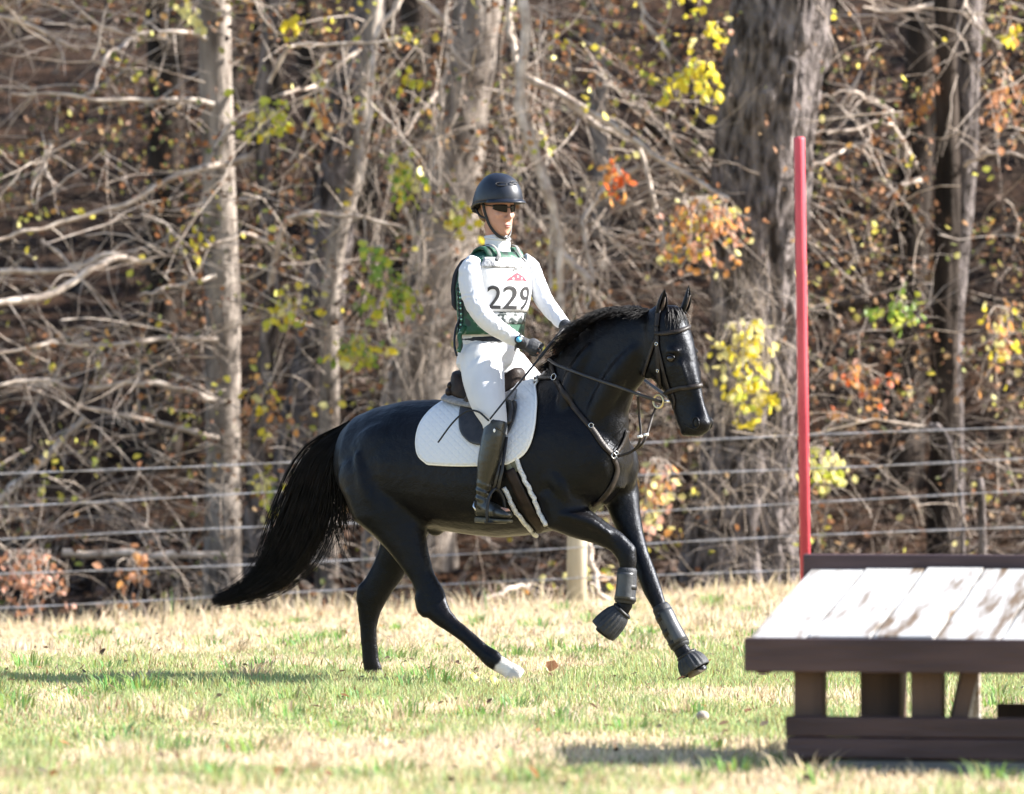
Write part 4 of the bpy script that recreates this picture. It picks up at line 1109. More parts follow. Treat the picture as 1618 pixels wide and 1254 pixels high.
fl = spline(np.array([(745, 612), (733, 640), (728, 665), (732, 690), (748, 704)], float), 12); fr = spline(np.array([(812, 600), (824, 625), (824, 650), (816, 678), (799, 702)], float), 12)
rows = []
for k in range(12):
    t = np.linspace(0, 1, 12)[:, None]; r = fl[k] * (1 - t) + fr[k] * t
    if k == 11: r[:, 1] += (1 - (2 * t[:, 0] - 1) ** 2) * 5
    rows.append(r)
Gf = relax(drape(rows, .034), 3)
Gtop = np.array([lw(wl(p)[0] * .8, -.07, 1.56) for p in Gf[0]])
for side in (0, 1):
    g = np.concatenate([Gtop[None], Gf]); g = np.array([[mirror(p) for p in r] for r in g]) if side else g
    mb = MB(); mb.add(g.reshape(-1, 3), grid_faces(13, 12)); under(saddle, mb.build('flap', black_leather, None, solid=.008 if not side else -.008, sub=1))
    kr = Gf[1:9, -2] - LAT * .012; kr = np.array([mirror(p) for p in kr]) if side else kr
    mb = MB(); mb.tube(spline(kr, 20), [.008] + [.02] * 18 + [.008], 10); under(saddle, mb.build('knee_roll', black_leather))
def ribbon(pts, hw, off, n=24, cols=3, hwr=None):
    c = spline(np.array(pts, float), n); t = np.gradient(c, axis=0); t /= np.linalg.norm(t, axis=1, keepdims=True); p = np.stack([-t[:, 1], t[:, 0]], 1)
    rows = [[c[i] + p[i] * hw * q for q in np.linspace(-1, 1, cols)] for i in range(n)]
    return drape(rows, off)
def strap(name, pts, hw, off, mat, root, th=.004, n=24, cols=3):
    G_ = relax(ribbon(pts, hw, off, n, cols), 1); mb = MB(); mb.add(G_.reshape(-1, 3), grid_faces(n, cols)); return under(root, mb.build(name, mat, None, solid=th))
girth = empty('girth', lw(.2, -.3, .8), 'brown girth with white fleece edges behind the near foreleg', 'girth')
gp = [(798, 722), (814, 762), (833, 800), (857, 836)]
strap('billet_strap', [(793, 700), (800, 724), (809, 748)], 5, .010, M('olive_webbing', (.10, .10, .07), (.15, .15, .11), 60, .8, .4), girth, .005, 12)
strap('billet_strap', [(803, 700), (810, 724), (818, 745)], 5, .010, bpy.data.materials['olive_webbing'], girth, .005, 12)
strap('girth_band', [(806, 742), (822, 775), (838, 806), (858, 832)], 8, .012, brown_leather, girth, .012, 24, 5)
for q, (dx, dy) in (('a', (-17, 7)), ('b', (15, -7))):
    G_ = ribbon([(a + dx * (1 if a < 850 else .6), b_ + dy) for a, b_ in gp[0 if q == 'b' else 1:]], 1.5, .012, 26, 3)
    mb = MB(); mb.tube(G_[:, 1] + rng.normal(0, .002, (26, 3)), .0125, 8); under(girth, mb.build('fleece_edge', fleece))
# breastplate
bpl = empty('breastplate', hit(968, 720)[0], 'brown leather breastplate strapped across the horse chest', 'breastplate')
strap('shoulder_strap', [(879, 600), (892, 622), (912, 650), (934, 676), (952, 702), (968, 719)], 4.2, .006, strap_leather, bpl, .005, 30)
strap('saddle_strap', [(845, 598), (860, 597), (874, 596)], 3.2, .008, black_leather, bpl, .004, 10)
strap('wither_strap', [(872, 574), (874, 584), (877, 594)], 3.2, .008, strap_leather, bpl, .004, 10)
strap('girth_strap', [(968, 722), (974, 742), (965, 768), (948, 790), (936, 800)], 3.4, .006, strap_leather, bpl, .005, 20)
strap('far_strap', [(972, 718), (984, 700), (990, 680)], 3.0, .006, strap_leather, bpl, .004, 12)
def buckle(px, py, r, mat, root, name='buckle', off=.012, th=.0022):
    c, nr = hit(px, py, off); a = np.cross(nr, UP); a /= np.linalg.norm(a); b_ = np.cross(a, nr)
    mb = MB(); mb.tube([c + a * r * math.cos(q) + b_ * r * math.sin(q) for q in np.arange(14) * math.pi / 7], th, 6, closed=True); return under(root, mb.build(name, mat))
buckle(877, 596, .017, steel, bpl, 'ring'); buckle(934, 672, .012, steel, bpl); buckle(850, 597, .010, steel, bpl); buckle(968, 720, .014, steel, bpl, 'ring'); buckle(972, 716, .010, steel, bpl)
# bridle
bri = empty('bridle', HP(1040, 500, 0), 'dark leather bridle with bit ring on the horse head', 'bridle')
strap('crownpiece', [(1042, 488), (1040, 500), (1038, 517)], 3.2, .006, strap_leather, bri, .004, 10)
strap('cheekpiece', [(1038, 515), (1039, 542), (1041, 583), (1045, 626)], 3.0, .006, strap_leather, bri, .004, 24)
strap('browband', [(1036, 527), (1050, 527), (1070, 524), (1084, 519), (1093, 514)], 3.0, .008, strap_leather, bri, .004, 20)
strap('throat_lash', [(1036, 535), (1026, 566), (1017, 594)], 2.2, .006, strap_leather, bri, .004, 16)
strap('noseband_strap', [(1040, 548), (1050, 590), (1058, 616)], 2.2, .005, strap_leather, bri, .004, 16)
strap('noseband', [(1051, 622), (1060, 617), (1075, 613), (1095, 611), (1110, 608)], 3.6, .007, strap_leather, bri, .004, 24)
strap('chin_strap', [(1051, 622), (1047, 630), (1046, 634)], 3.0, .006, strap_leather, bri, .004, 8)
strap('flash_strap', [(1062, 620), (1066, 634), (1064, 646)], 1.8, .006, strap_leather, bri, .004, 8)
buckle(1039, 543, .008, steel, bri); buckle(1041, 585, .007, steel, bri)
bc, bn = hit(1052, 634, .02)
if bc is None: bc = HP(1054, 634, -.07)
mb = MB(); mb.tube([bc + HF * .034 * math.cos(q) + UP * .034 * math.sin(q) for q in np.arange(20) * math.pi / 10], .0052, 8, closed=True); under(bri, mb.build('bit_ring', brass))
mb = MB(); mb.tube([bc, bc + HLt * .12], .006, 8); under(bri, mb.build('bit_mouthpiece', steel))
yb_ = bc[1]; RHy, LHy = -.30, -.15
def free(name, pts, hw, mat, root, th=.35, n=26, ref=None):
    mb = MB(); mb.tube(spline([W(a, b_, y) for a, b_, y in pts], n), hw, 8, th, ref); return under(root, mb.build(name, mat))
free('rein', [(866, 567, RHy), (884, 578, RHy - .10), (935, 597, -.53), (985, 614, -.60), (1020, 627, (yb_ - .03)), (1046, 635, yb_ - .012)], .008, black_leather, bri)
free('rein', [(898, 532, LHy), (950, 545, -.02), (1005, 590, -.06), (1062, 632, yb_ + .16)], .008, black_leather, bri)
chp = hit(976, 721, .01)[0]
mart = empty('martingale', chp, 'leather martingale forking from the chest ring up to the reins', 'martingale')
free('fork_strap', [(976, 721, chp[1] - .005), (1000, 712, chp[1] - .03), (1012, 692, chp[1] - .08), (1010, 655, -.50), (1008, 626, -.54)], .0068, strap_leather, mart)
free('fork_strap', [(976, 721, chp[1] - .005), (1002, 711, chp[1] - .02), (1019, 694, chp[1] - .06), (1030, 660, -.42), (1038, 640, -.40)], .0062, strap_leather, mart)
for (px, py, y) in ((1011, 690, chp[1] - .085), (1021, 687, chp[1] - .07)):
    mb = MB(); mb.tube([W(px - 4, py, y), W(px + 4, py - 1, y)], .007, 8); under(mart, mb.build('keeper', M('white_rubber', (.7, .7, .7), rough=.6, bump=0) if 'white_rubber' not in bpy.data.materials else bpy.data.materials['white_rubber']))
mb = MB(); c = W(1008, 622, -.545); mb.tube([c + np.array([.011 * math.cos(q), 0, .011 * math.sin(q)]) for q in np.arange(12) * math.pi / 6], .002, 6, closed=True); under(mart, mb.build('ring', steel))

# leg protection
def cuff(name, label, pts, rpx, y0, y1, group, bands, shellside):
    root = empty(name, W(*pts[-1], y1), label, 'horse boot', group)
    n = 16; c = spline(np.array(pts, float), n); ys = np.linspace(y0, y1, n)
    P = np.array([W(a, b_, y) for (a, b_), y in zip(c, ys)]); rr = np.interp(np.linspace(0, 1, n), np.linspace(0, 1, len(rpx)), rpx) / 303
    rr[0] *= .86; rr[-1] *= .9
    mb = MB(); mb.tube(P, rr, 20); under(root, mb.build('sleeve', neoprene))
    for t0 in bands:
        i = int(t0 * (n - 1)); seg = P[max(0, i - 1):i + 2]
        mb = MB(); mb.tube(seg, rr[max(0, i - 1):i + 2] + .003, 20); under(root, mb.build('fastening_strap', rubber))
    mb = MB(); o_ = np.array([shellside * .006, -.012, 0]); mb.tube(P[2:-2] + o_, rr[2:-2] * .93, 16); under(root, mb.build('strike_guard', M('boot_shell', (.03, .032, .036), (.055, .058, .064), 14, .4, .15, 60) if 'boot_shell' not in bpy.data.materials else bpy.data.materials['boot_shell']))
cuff('tendon_boot', 'dark grey tendon boot on the raised near foreleg', [(991, 897), (990, 925), (987, 953)], [15.5, 15.5, 16.5], -.448, -.458, 'boots on the forelegs', (.55, .93), -1)
cuff('tendon_boot', 'dark grey tendon boot on the planted far foreleg', [(1043, 956), (1059, 990), (1077, 1023)], [14.5, 15, 15.5], -.36, -.42, 'boots on the forelegs', (.3, .6, .9), 1)
def bell(name, label, a, b_, r0, r1, group):
    root = empty(name, b_, label, 'horse boot', group); ax_ = (b_ - a); Ln = np.linalg.norm(ax_); ax_ /= Ln
    u_ = np.cross(ax_, (0, 1, 0)); u_ /= np.linalg.norm(u_); v_ = np.cross(ax_, u_); n = 72; R = []
    t = np.arange(n) * 2 * math.pi / n
    for s_, f in ((0, 0), (.08, .30), (.25, .62), (.5, .86), (.75, .97), (.93, 1.0), (1.0, .93), (1.0, .80)):
        r = r0 + (r1 - r0) * f; rib = 1 + .035 * np.sign(np.sin(t * 18)) * (1 if .2 < s_ < .9 else .2)
        R.append(a + ax_ * Ln * s_ + (np.cos(t) * r * rib)[:, None] * u_ + (np.sin(t) * r * rib)[:, None] * v_)
    mb = MB(); mb.loft(R, cap=False); under(root, mb.build('flared_bell', neoprene, None, solid=-.004))
    mb = MB(); mb.tube([a + u_ * r0 * 1.06 * math.cos(q) + v_ * r0 * 1.06 * math.sin(q) for q in np.arange(24) * math.pi / 12], .009, 8, closed=True); under(root, mb.build('padded_collar', rubber))
bell('bell_boot', 'ribbed overreach boot on the raised near fore hoof', W(983, 965, -.46), W(952, 997, -.45), .046, .076, 'boots on the fore hooves')
bell('bell_boot', 'ribbed overreach boot on the planted far fore hoof', W(1085, 1035, -.435), W(1100, 1059, -.452), .046, .082, 'boots on the fore hooves')

# ------------------------------------------------------------------ rider
PS = math.radians(46); RF = np.array([math.cos(PS), -math.sin(PS), 0]); RL = np.array([math.sin(PS), math.cos(PS), 0])
RY = -.03
skin = M('rider_skin', (.36, .185, .13), (.46, .25, .185), 14, .5, .15, 120, spec=.4)  # skin tone with slight mottling
m_ = skin.node_tree.nodes['Principled BSDF']; m_.inputs['Subsurface Weight'].default_value = .08; m_.inputs['Subsurface Radius'].default_value = (.02, .008, .004)
cloth_w = M('white_stretch_shirt', (.55, .56, .60), (.62, .63, .66), 5, .8, .5, 12, (1, 1, .6), spec=.25, dist=.03, detail=2)
breech_w = M('white_breeches', (.55, .55, .57), (.61, .61, .63), 6, .75, .4, 8, (1, 1, 1), spec=.25, dist=.02, detail=2)
m, nt, N, L, b = new_mat('green_camouflage_vest')
tc = N.new('ShaderNodeTexCoord'); nz = N.new('ShaderNodeTexNoise'); nz.inputs['Scale'].default_value = 15; nz.inputs['Detail'].default_value = 3; L.new(tc.outputs['Object'], nz.inputs['Vector'])
cr = N.new('ShaderNodeValToRGB'); cr.color_ramp.interpolation = 'EASE'; el = cr.color_ramp.elements; el[0].position = .40; el[0].color = (.006, .022, .016, 1); el[1].position = .47; el[1].color = (.007, .060, .032, 1)
x_ = el.new(.56); x_.color = (.009, .075, .040, 1); x_ = el.new(.60); x_.color = (.16, .24, .19, 1); x_ = el.new(.64); x_.color = (.010, .06, .035, 1)
L.new(nz.outputs['Fac'], cr.inputs[0]); L.new(cr.outputs[0], b.inputs['Base Color']); b.inputs['Roughness'].default_value = .65
n2 = N.new('ShaderNodeTexNoise'); n2.inputs['Scale'].default_value = 28; L.new(tc.outputs['Object'], n2.inputs['Vector']); bp = N.new('ShaderNodeBump'); bp.inputs['Strength'].default_value = .3; bp.inputs['Distance'].default_value = .01; L.new(n2.outputs['Fac'], bp.inputs['Height']); L.new(bp.outputs[0], b.inputs['Normal'])
camo = m
navy = M('dark_navy_padding', (.010, .013, .022), (.02, .025, .04), 20, .7, .3, 60)
person = empty('person', lw(-.02, 0, 1.56), 'rider in white shirt and breeches, green vest and dark helmet, hands on the reins', 'person')
TS = np.array([(396, 785, .085, .065), (404, 784, .125, .085), (414, 783, .168, .108), (432, 781, .194, .134), (455, 780, .200, .148), (480, 779, .190, .142), (505, 777, .176, .132), (527, 775, .178, .138)])
def torso(py, k=1.0, add=0.0):
    cx = np.interp(py, TS[:, 0], TS[:, 1]); hw = np.interp(py, TS[:, 0], TS[:, 2]); hd = np.interp(py, TS[:, 0], TS[:, 3])
    return W(cx, py, RY), hw * k + add, hd * k + add
def arm(mb, st, n=12): mb.tube(spline([W(a, b_, y) for a, b_, y, r in st], 18), np.interp(np.linspace(0, 1, 18), np.linspace(0, 1, len(st)), [s[3] for s in st]), n)
ARM_R = [(750, 414, -.14, .050), (744, 428, -.18, .066), (745, 455, -.22, .064), (752, 480, -.26, .058), (766, 502, -.29, .053), (785, 518, -.30, .050), (806, 531, -.30, .042), (824, 541, -.30, .034)]
ARM_L = [(824, 412, .07, .050), (836, 424, .09, .060), (847, 448, .07, .054), (860, 475, .03, .049), (874, 493, -.04, .045), (886, 507, -.10, .038), (896, 517, -.14, .032)]
HC = W(783, 369, RY); HSc = 1.07; PH = math.radians(53); QF = np.array([math.cos(PH), -math.sin(PH), 0]); QL = np.array([math.sin(PH), math.cos(PH), 0])
PT = math.radians(7); QF = QF * math.cos(PT) - UP * math.sin(PT); QU = np.cross(QF, QL); QU = QU if QU[2] > 0 else -QU
def HH(f, l, z): return HC + (QF * f + QL * l + QU * z) * HSc
HS = [(-.004, .078, .035, .018), (.012, .092, .012, .034), (.03, .094, -.01, .046), (.052, .092, -.04, .059), (.08, .090, -.065, .066), (.11, .089, -.085, .071), (.135, .083, -.098, .072), (.155, .092, -.102, .071), (.185, .084, -.104, .071), (.215, .055, -.085, .058), (.235, .02, -.05, .035)]
def headring(z, add=0.0):
    a = np.array(HS); f = np.interp(z, a[:, 0], a[:, 1]) + add; bk = np.interp(z, a[:, 0], a[:, 2]) - add; w = np.interp(z, a[:, 0], a[:, 3]) + add
    return (f + bk) / 2, (f - bk) / 2, w
def build_body(mb, k=.86):
    R = []
    for z, f, bk, w in HS:
        c, h, w2 = headring(z); t = np.arange(24) * 2 * math.pi / 24
        R.append(np.array([HH(c + h * math.cos(q) * (1 if math.cos(q) < 0 else 1), w2 * np.sign(math.sin(q)) * abs(math.sin(q)) ** .9, z) for q in t]))
    mb.loft(R)
    mb.tube([HH(.086, 0, .138), HH(.100, 0, .112), HH(.111, 0, .090), HH(.100, 0, .078)], [.008 * HSc, .0105, .0135, .010], 10)
    for s_ in (-1, 1):
        mb.ball(HH(.095, s_ * .012, .083), .0095, None, 8, 6); mb.ball(HH(-.012, s_ * .070, .115), (.010, .010, .03), np.array([QF, QL, QU]), 10, 7)
        mb.ball(HH(.062, s_ * .038, .098), (.026, .02, .018), np.array([QF, QL, QU]), 10, 7)
    mb.ball(HH(.080, 0, .010), (.017, .02, .014), np.array([QF, QL, QU]), 10, 7)
    mb.ball(HH(.0915, 0, .052), (.011, .024, .006), np.array([QF, QL, QU]), 10, 7); mb.ball(HH(.0895, 0, .041), (.011, .02, .006), np.array([QF, QL, QU]), 10, 7)
    mb.tube([HH(-.01, 0, .06), W(785, 385, RY), W(785, 402, RY)], [.058, .055, .07], 14)
bm_ = MB(); build_body(bm_)
R = []
for py in (398, 406, 416, 434, 455, 480, 505, 527, 550, 575):
    c, hw, hd = torso(py, .80); R.append(ring(c, RF * hd, RL * hw, 22))
bm_.loft(R)
arm(bm_, [(a, b_, y, r * .72) for a, b_, y, r in ARM_R]); arm(bm_, [(a, b_, y, r * .72) for a, b_, y, r in ARM_L])
LEG_R = [(760, 562, -.10, .115), (764, 598, -.20, .112), (771, 634, -.30, .095), (781, 664, -.37, .068), (784, 690, -.385, .058)]
LEG_L = [(784, 562, .05, .11), (806, 583, .12, .105), (838, 612, .20, .085), (850, 650, .24, .06)]
SHIN = [(785, 664, -.385, .058), (780, 692, -.39, .064), (773, 728, -.385, .062), (767, 758, -.38, .048), (764, 780, -.375, .043), (764, 800, -.37, .044)]
arm(bm_, [(a, b_, y, r * .8) for a, b_, y, r in LEG_R]); arm(bm_, [(a, b_, y, r * .8) for a, b_, y, r in LEG_L]); arm(bm_, [(a, b_, y, r * .8) for a, b_, y, r in SHIN])
FT_A, FT_B = W(757, 806, -.35), W(803, 809, -.50)
bm_.tube([FT_A, (FT_A + FT_B) / 2, FT_B], [.03, .03, .02], 10)
def fist(mb, wrist, a, outn, s=1.0, gr=1.0):
    """closed rein hand: wrist point, forearm direction a, back of the hand faces outn"""
    a = a / np.linalg.norm(a); o_ = outn - a * (outn @ a); o_ /= np.linalg.norm(o_); v_ = np.cross(a, o_)
    if v_[2] < 0: v_ = -v_
    mb.tube([wrist - a * .02, wrist + a * .02, wrist + a * .05, wrist + a * .085], [.026 * gr, .032 * gr, .040 * gr, .036 * gr], 12, .62, ref=o_)
    for i in range(4):
        ln = (.9, 1.05, 1.0, .82)[i]
        b0 = wrist + a * (.080 - .004 * i) + v_ * (.028 - .0185 * i)
        p = [b0 - a * .02, b0 + a * .016 * ln + o_ * .006, b0 + a * .024 * ln - o_ * .018, b0 + a * .006 * ln - o_ * .036 * ln, b0 - a * .020 * ln - o_ * .038]
        mb.tube(spline(p, 12), np.linspace(.0105, .0088, 12) * gr, 8)
    t0 = wrist + a * .028 + v_ * .030 - o_ * .006
    mb.tube(spline([t0 - v_ * .015, t0 + v_ * .008 + a * .018, t0 + v_ * .012 + a * .044 - o_ * .012, t0 + v_ * .006 + a * .064 - o_ * .018], 10), np.linspace(.0145, .0095, 10) * gr, 8)
WR, WL_ = W(826, 542, -.30), W(897, 517, -.145)
DR = np.array([.80, .02, -.30]); DL = np.array([.45, -.45, -.30])
OR_, OL_ = np.array([.15, -1.0, .35]), np.array([.9, .6, .3])
fist(bm_, WR, DR, OR_, gr=.9); fist(bm_, WL_, DL, OL_, gr=.9)
under(person, obj('body', remesh(bm_, 'body', .0056, 3), skin))
mb = MB(); mb.ball(HH(.0985, 0, .0515), (.0055, .021, .0042), np.array([QF, QL, QU]), 12, 7); mb.ball(HH(.0965, 0, .0425), (.0055, .018, .0045), np.array([QF, QL, QU]), 12, 7); under(person, mb.build('lips', M('lips', (.36, .13, .11), rough=.45, bump=0)))
# shirt
mb = MB(); R = []
for py in (398, 406, 416, 434, 455, 480, 505, 527, 545):
    c, hw, hd = torso(py, .93); R.append(ring(c, RF * hd, RL * hw, 24))
mb.loft(R); arm(mb, ARM_R, 14); arm(mb, ARM_L, 14)
mb.tube([W(785, 404, RY), W(786, 392, RY), W(786, 378, RY), W(786, 371, RY)], [.085, .068, .066, .066], 20)
sm_me = remesh(mb, 'shirt', .006, 4)
# sleeve folds
v = coords(sm_me).copy(); nn = np.empty(len(v) * 3, np.float32); sm_me.vertices.foreach_get('normal', nn); nn = nn.reshape(-1, 3)
f_ = np.sin(v[:, 2] * 95 + 3 * vnoise(v[:, 0] * 22, v[:, 2] * 22, 61) * 4 + v[:, 0] * 40) * vnoise(v[:, 0] * 14 + 9, v[:, 2] * 14, 62)
v += nn * (f_ * .0024)[:, None]; sm_me.vertices.foreach_set('co', v.astype(np.float32).ravel()); sm_me.update()
under(person, obj('shirt', sm_me, cloth_w))
mb = MB(); mb.tube([W(786, 376, RY) + QF * .066 * math.cos(q) + QL * .064 * math.sin(q) for q in np.arange(24) * math.pi / 12], .007, 8, closed=True); under(person, mb.build('turtleneck_collar', cloth_w))
# vest
mb = MB(); R = []
for py in np.linspace(400, 529, 20):
    c, hw, hd = torso(py, 1.0, .004); t = np.arange(36) * 2 * math.pi / 36
    fl_ = np.where(np.cos(t) < -.2, 1.10, 1.0)
    R.append(c + (np.cos(t) * hd * fl_)[:, None] * RF + (np.sign(np.sin(t)) * np.abs(np.sin(t)) ** .9 * hw)[:, None] * RL)
mb.loft(R, cap=False)
vest = under(person, mb.build('vest', camo, None, solid=.012))
def tpt(alpha, py, add):
    c, hw, hd = torso(py, 1.0, add); return c + RF * hd * math.cos(alpha) + RL * hw * np.sign(math.sin(alpha)) * abs(math.sin(alpha)) ** .9
for s_ in (-1, 1):
    sh = [tpt(s_ * .75, 420, -.004), tpt(s_ * .65, 408, .004), W(785, 400, RY) + RL * s_ * .095 + RF * .03 + UP * .022, W(785, 400, RY) + RL * s_ * .10 - RF * .05 + UP * .010, tpt(s_ * 2.5, 420, .02)]
    mb = MB(); mb.tube(spline(sh, 16), .042, 12, .28, ref=UP + RF * .4); under(person, mb.build('vest_shoulder', camo))
mb = MB(); R = []
for py in np.linspace(404, 490, 12):
    q = np.linspace(math.pi - .85, math.pi + .85, 14); inn = np.array([tpt(a_, py, .020) for a_ in q]); outv = np.array([tpt(a_, py, .046 if 410 < py < 484 else .03) for a_ in q[::-1]]); R.append(np.concatenate([inn, outv]))
mb.loft(R); under(person, mb.build('back_protector', navy))
# lacing down the near side of the vest
for i in range(9):
    py = 450 + i * 8.5
    mb = MB(); mb.tube([tpt(-1.95, py, .020), tpt(-1.80, py + 3, .024), tpt(-1.66, py + 7, .020)], .0032, 6); mb.tube([tpt(-1.66, py, .020), tpt(-1.80, py + 3, .025), tpt(-1.95, py + 7, .020)], .0032, 6); under(vest, mb.build('lace', navy))
    vest.children[-1].location = (0, 0, 0); vest.children[-1].parent = vest
    mb = MB(); mb.ball(tpt(-1.72, py + 4, .024), .0055, None, 8, 6); under(vest, mb.build('eyelet', M('mint_eyelet', (.30, .62, .55), rough=.4, bump=0) if 'mint_eyelet' not in bpy.data.materials else bpy.data.materials['mint_eyelet'])).location = (0, 0, 0)
mb = MB(); mb.tube(spline([tpt(-1.9, 505, .02), W(720, 520, -.13), W(718, 545, -.16), W(722, 562, -.18)], 14), .006, 8); under(person, mb.build('lanyard', navy))
mb = MB(); mb.tube(spline([W(735, 515, -.17), W(726, 530, -.19), W(728, 545, -.2), W(724, 556, -.2)], 14), .012, 8, .4); under(person, mb.build('waist_tie', camo))
# bib
bibw = M('white_bib_fabric', (.52, .52, .53), (.58, .58, .58), 12, .7, .25, 14, dist=.02)
foil = M('clear_plastic_pocket', (.16, .16, .17), (.55, .55, .56), 34, .28, .6, 40, spec=.6, dist=.02)
dkc = M('dark_camouflage_trim', (.02, .03, .03), (.35, .36, .36), 30, .6, .2, lo=.46, hi=.54)
bibp = empty('number_bib', W(800, 520, -.1), 'white number bib 229 with red emblem worn over the green vest', 'bib')
def bib_band(name, p0, p1, a0, a1, mat, add, root=bibp, rows=10, taper=0.0):
    G_ = np.array([[tpt(a_ * (1 - taper * (py - p0) / (p1 - p0)), py, add) for a_ in np.linspace(a0, a1, 26)] for py in np.linspace(p0, p1, rows)]); mb = MB(); mb.add(G_.reshape(-1, 3), grid_faces(rows, 26)); return under(root, mb.build(name, mat, None, solid=.004))
bib_band('bib_panel', 408, 493, -1.02, 1.02, bibw, .019, taper=.12)
bib_band('plastic_pocket', 408, 424, -.98, .98, foil, .0245, rows=5)
bib_band('trim_band', 494, 512, -.90, .90, dkc, .019, rows=5)
for s_ in (-1, 1):
    P = spline([tpt(s_ * .55, 413, .03), tpt(s_ * .5, 402, .036), W(785, 396, RY) + RL * s_ * .085 + RF * .05 + UP * .030, W(785, 398, RY) + RL * s_ * .09 - RF * .04 + UP * .026], 12)
    mb = MB(); mb.tube(P, .011, 8, .18, ref=UP + RF * .5); under(bibp, mb.build('bib_strap', M('grey_strap', (.12, .12, .12), (.19, .185, .18), 30, .7, .2) if 'grey_strap' not in bpy.data.materials else bpy.data.materials['grey_strap']))
ink = M('black_print', (.02, .02, .022), rough=.6, bump=0); redp = M('red_print', (.42, .008, .03), rough=.6, bump=0); whp = M('white_print', (.8, .8, .8), rough=.6, bump=0)
HDM = .148
def on_bib(me, x0, py0, name, mat, add, root=None):
    """wrap a flat mesh (x right, y up, metres) round the chest"""
    bmx = bmesh.new(); bmx.from_mesh(me); bmesh.ops.triangulate(bmx, faces=bmx.faces)
    for _ in range(3):
        es = [e for e in bmx.edges if e.calc_length() > .012]
        if not es: break
        bmesh.ops.subdivide_edges(bmx, edges=es, cuts=1); bmesh.ops.triangulate(bmx, faces=[f for f in bmx.faces if len(f.verts) > 3])
    for v_ in bmx.verts:
        v_.co = Vector(tpt((v_.co.x + x0) / .185, py0 - v_.co.y * 300, add))
    bmx.to_mesh(me); bmx.free(); return under(root or bibp, obj(name, me, mat, None, False))
def text_mesh(s, size, xs=1.0, bold=.0):
    cu = bpy.data.curves.new('txt', 'FONT'); cu.body = s; cu.size = size; cu.align_x = 'CENTER'; cu.offset = bold; cu.space_character = 1.02
    o = bpy.data.objects.new('txt', cu); COL.objects.link(o); dg = bpy.context.evaluated_depsgraph_get(); me = bpy.data.meshes.new_from_object(o.evaluated_get(dg)); bpy.data.objects.remove(o)
    for v_ in me.vertices: v_.co.x *= xs
    return me
on_bib(text_mesh('229', .175, .94, .0006), -.025, 489, 'number_print', ink, .0262)
def poly(pts):
    me = bpy.data.meshes.new('emblem'); me.from_pydata([(a, b_, 0) for a, b_ in pts], [], [tuple(range(len(pts)))]); return me
on_bib(poly([(-.058, -.012), (-.045, .004), (-.03, .012), (-.012, .028), (-.002, .034), (.010, .024), (.03, .014), (.045, .002), (.058, -.012), (.03, -.008), (.0, -.010), (-.03, -.008)]), .012, 441, 'emblem', redp, .0262)
on_bib(text_mesh('adidas', .0), 0, 0, 'x', whp, .03) if False else None
for i, (a, b_) in enumerate(((-.024, .001), (-.003, .012), (.018, .003))):
    on_bib(poly([(a - .004, b_ - .006), (a - .001, b_ + .005), (a + .002, b_ + .000), (a + .006, b_ + .004), (a + .004, b_ - .006), (a + .001, b_ - .003)]), .012, 441, 'emblem_mark', whp, .0272)
on_bib(poly([(-.022, -.004), (-.012, .004), (-.004, .006), (.004, .012), (.010, .010), (.018, .014), (.013, .006), (.008, .004), (.012, -.008), (.005, -.002), (-.004, -.001), (-.012, -.008), (-.012, -.001)]), .006, 426.5, 'horse_mark', ink, .0285)
# breeches
mb = MB(); R = []
for py, cx, hw, hd in ((536, 776, .155, .122), (545, 775, .172, .132), (558, 772, .186, .142), (575, 770, .185, .15), (590, 771, .15, .12)): R.append(ring(W(cx, py, RY), RF * hd, RL * hw, 24))
mb.loft(R); arm(mb, LEG_R, 16); arm(mb, LEG_L, 16)
br_me = remesh(mb, 'breeches', .007, 6)
v = coords(br_me).copy(); nn = np.empty(len(v) * 3, np.float32); br_me.vertices.foreach_get('normal', nn); nn = nn.reshape(-1, 3)
v += nn * (np.sin(v[:, 2] * 60 - v[:, 0] * 55 + 9 * vnoise(v[:, 0] * 15, v[:, 2] * 15, 63)) * .0035 * sm(1.60, 1.72, v[:, 2]))[:, None]; br_me.vertices.foreach_set('co', v.astype(np.float32).ravel()); br_me.update()
under(person, obj('breeches', br_me, breech_w))
mb = MB(); mb.tube([W(776, 536, RY) + RF * .128 * math.cos(q) + RL * .16 * math.sin(q) for q in np.arange(28) * math.pi / 14], .014, 8, .6, closed=True); under(person, mb.build('belt', navy))
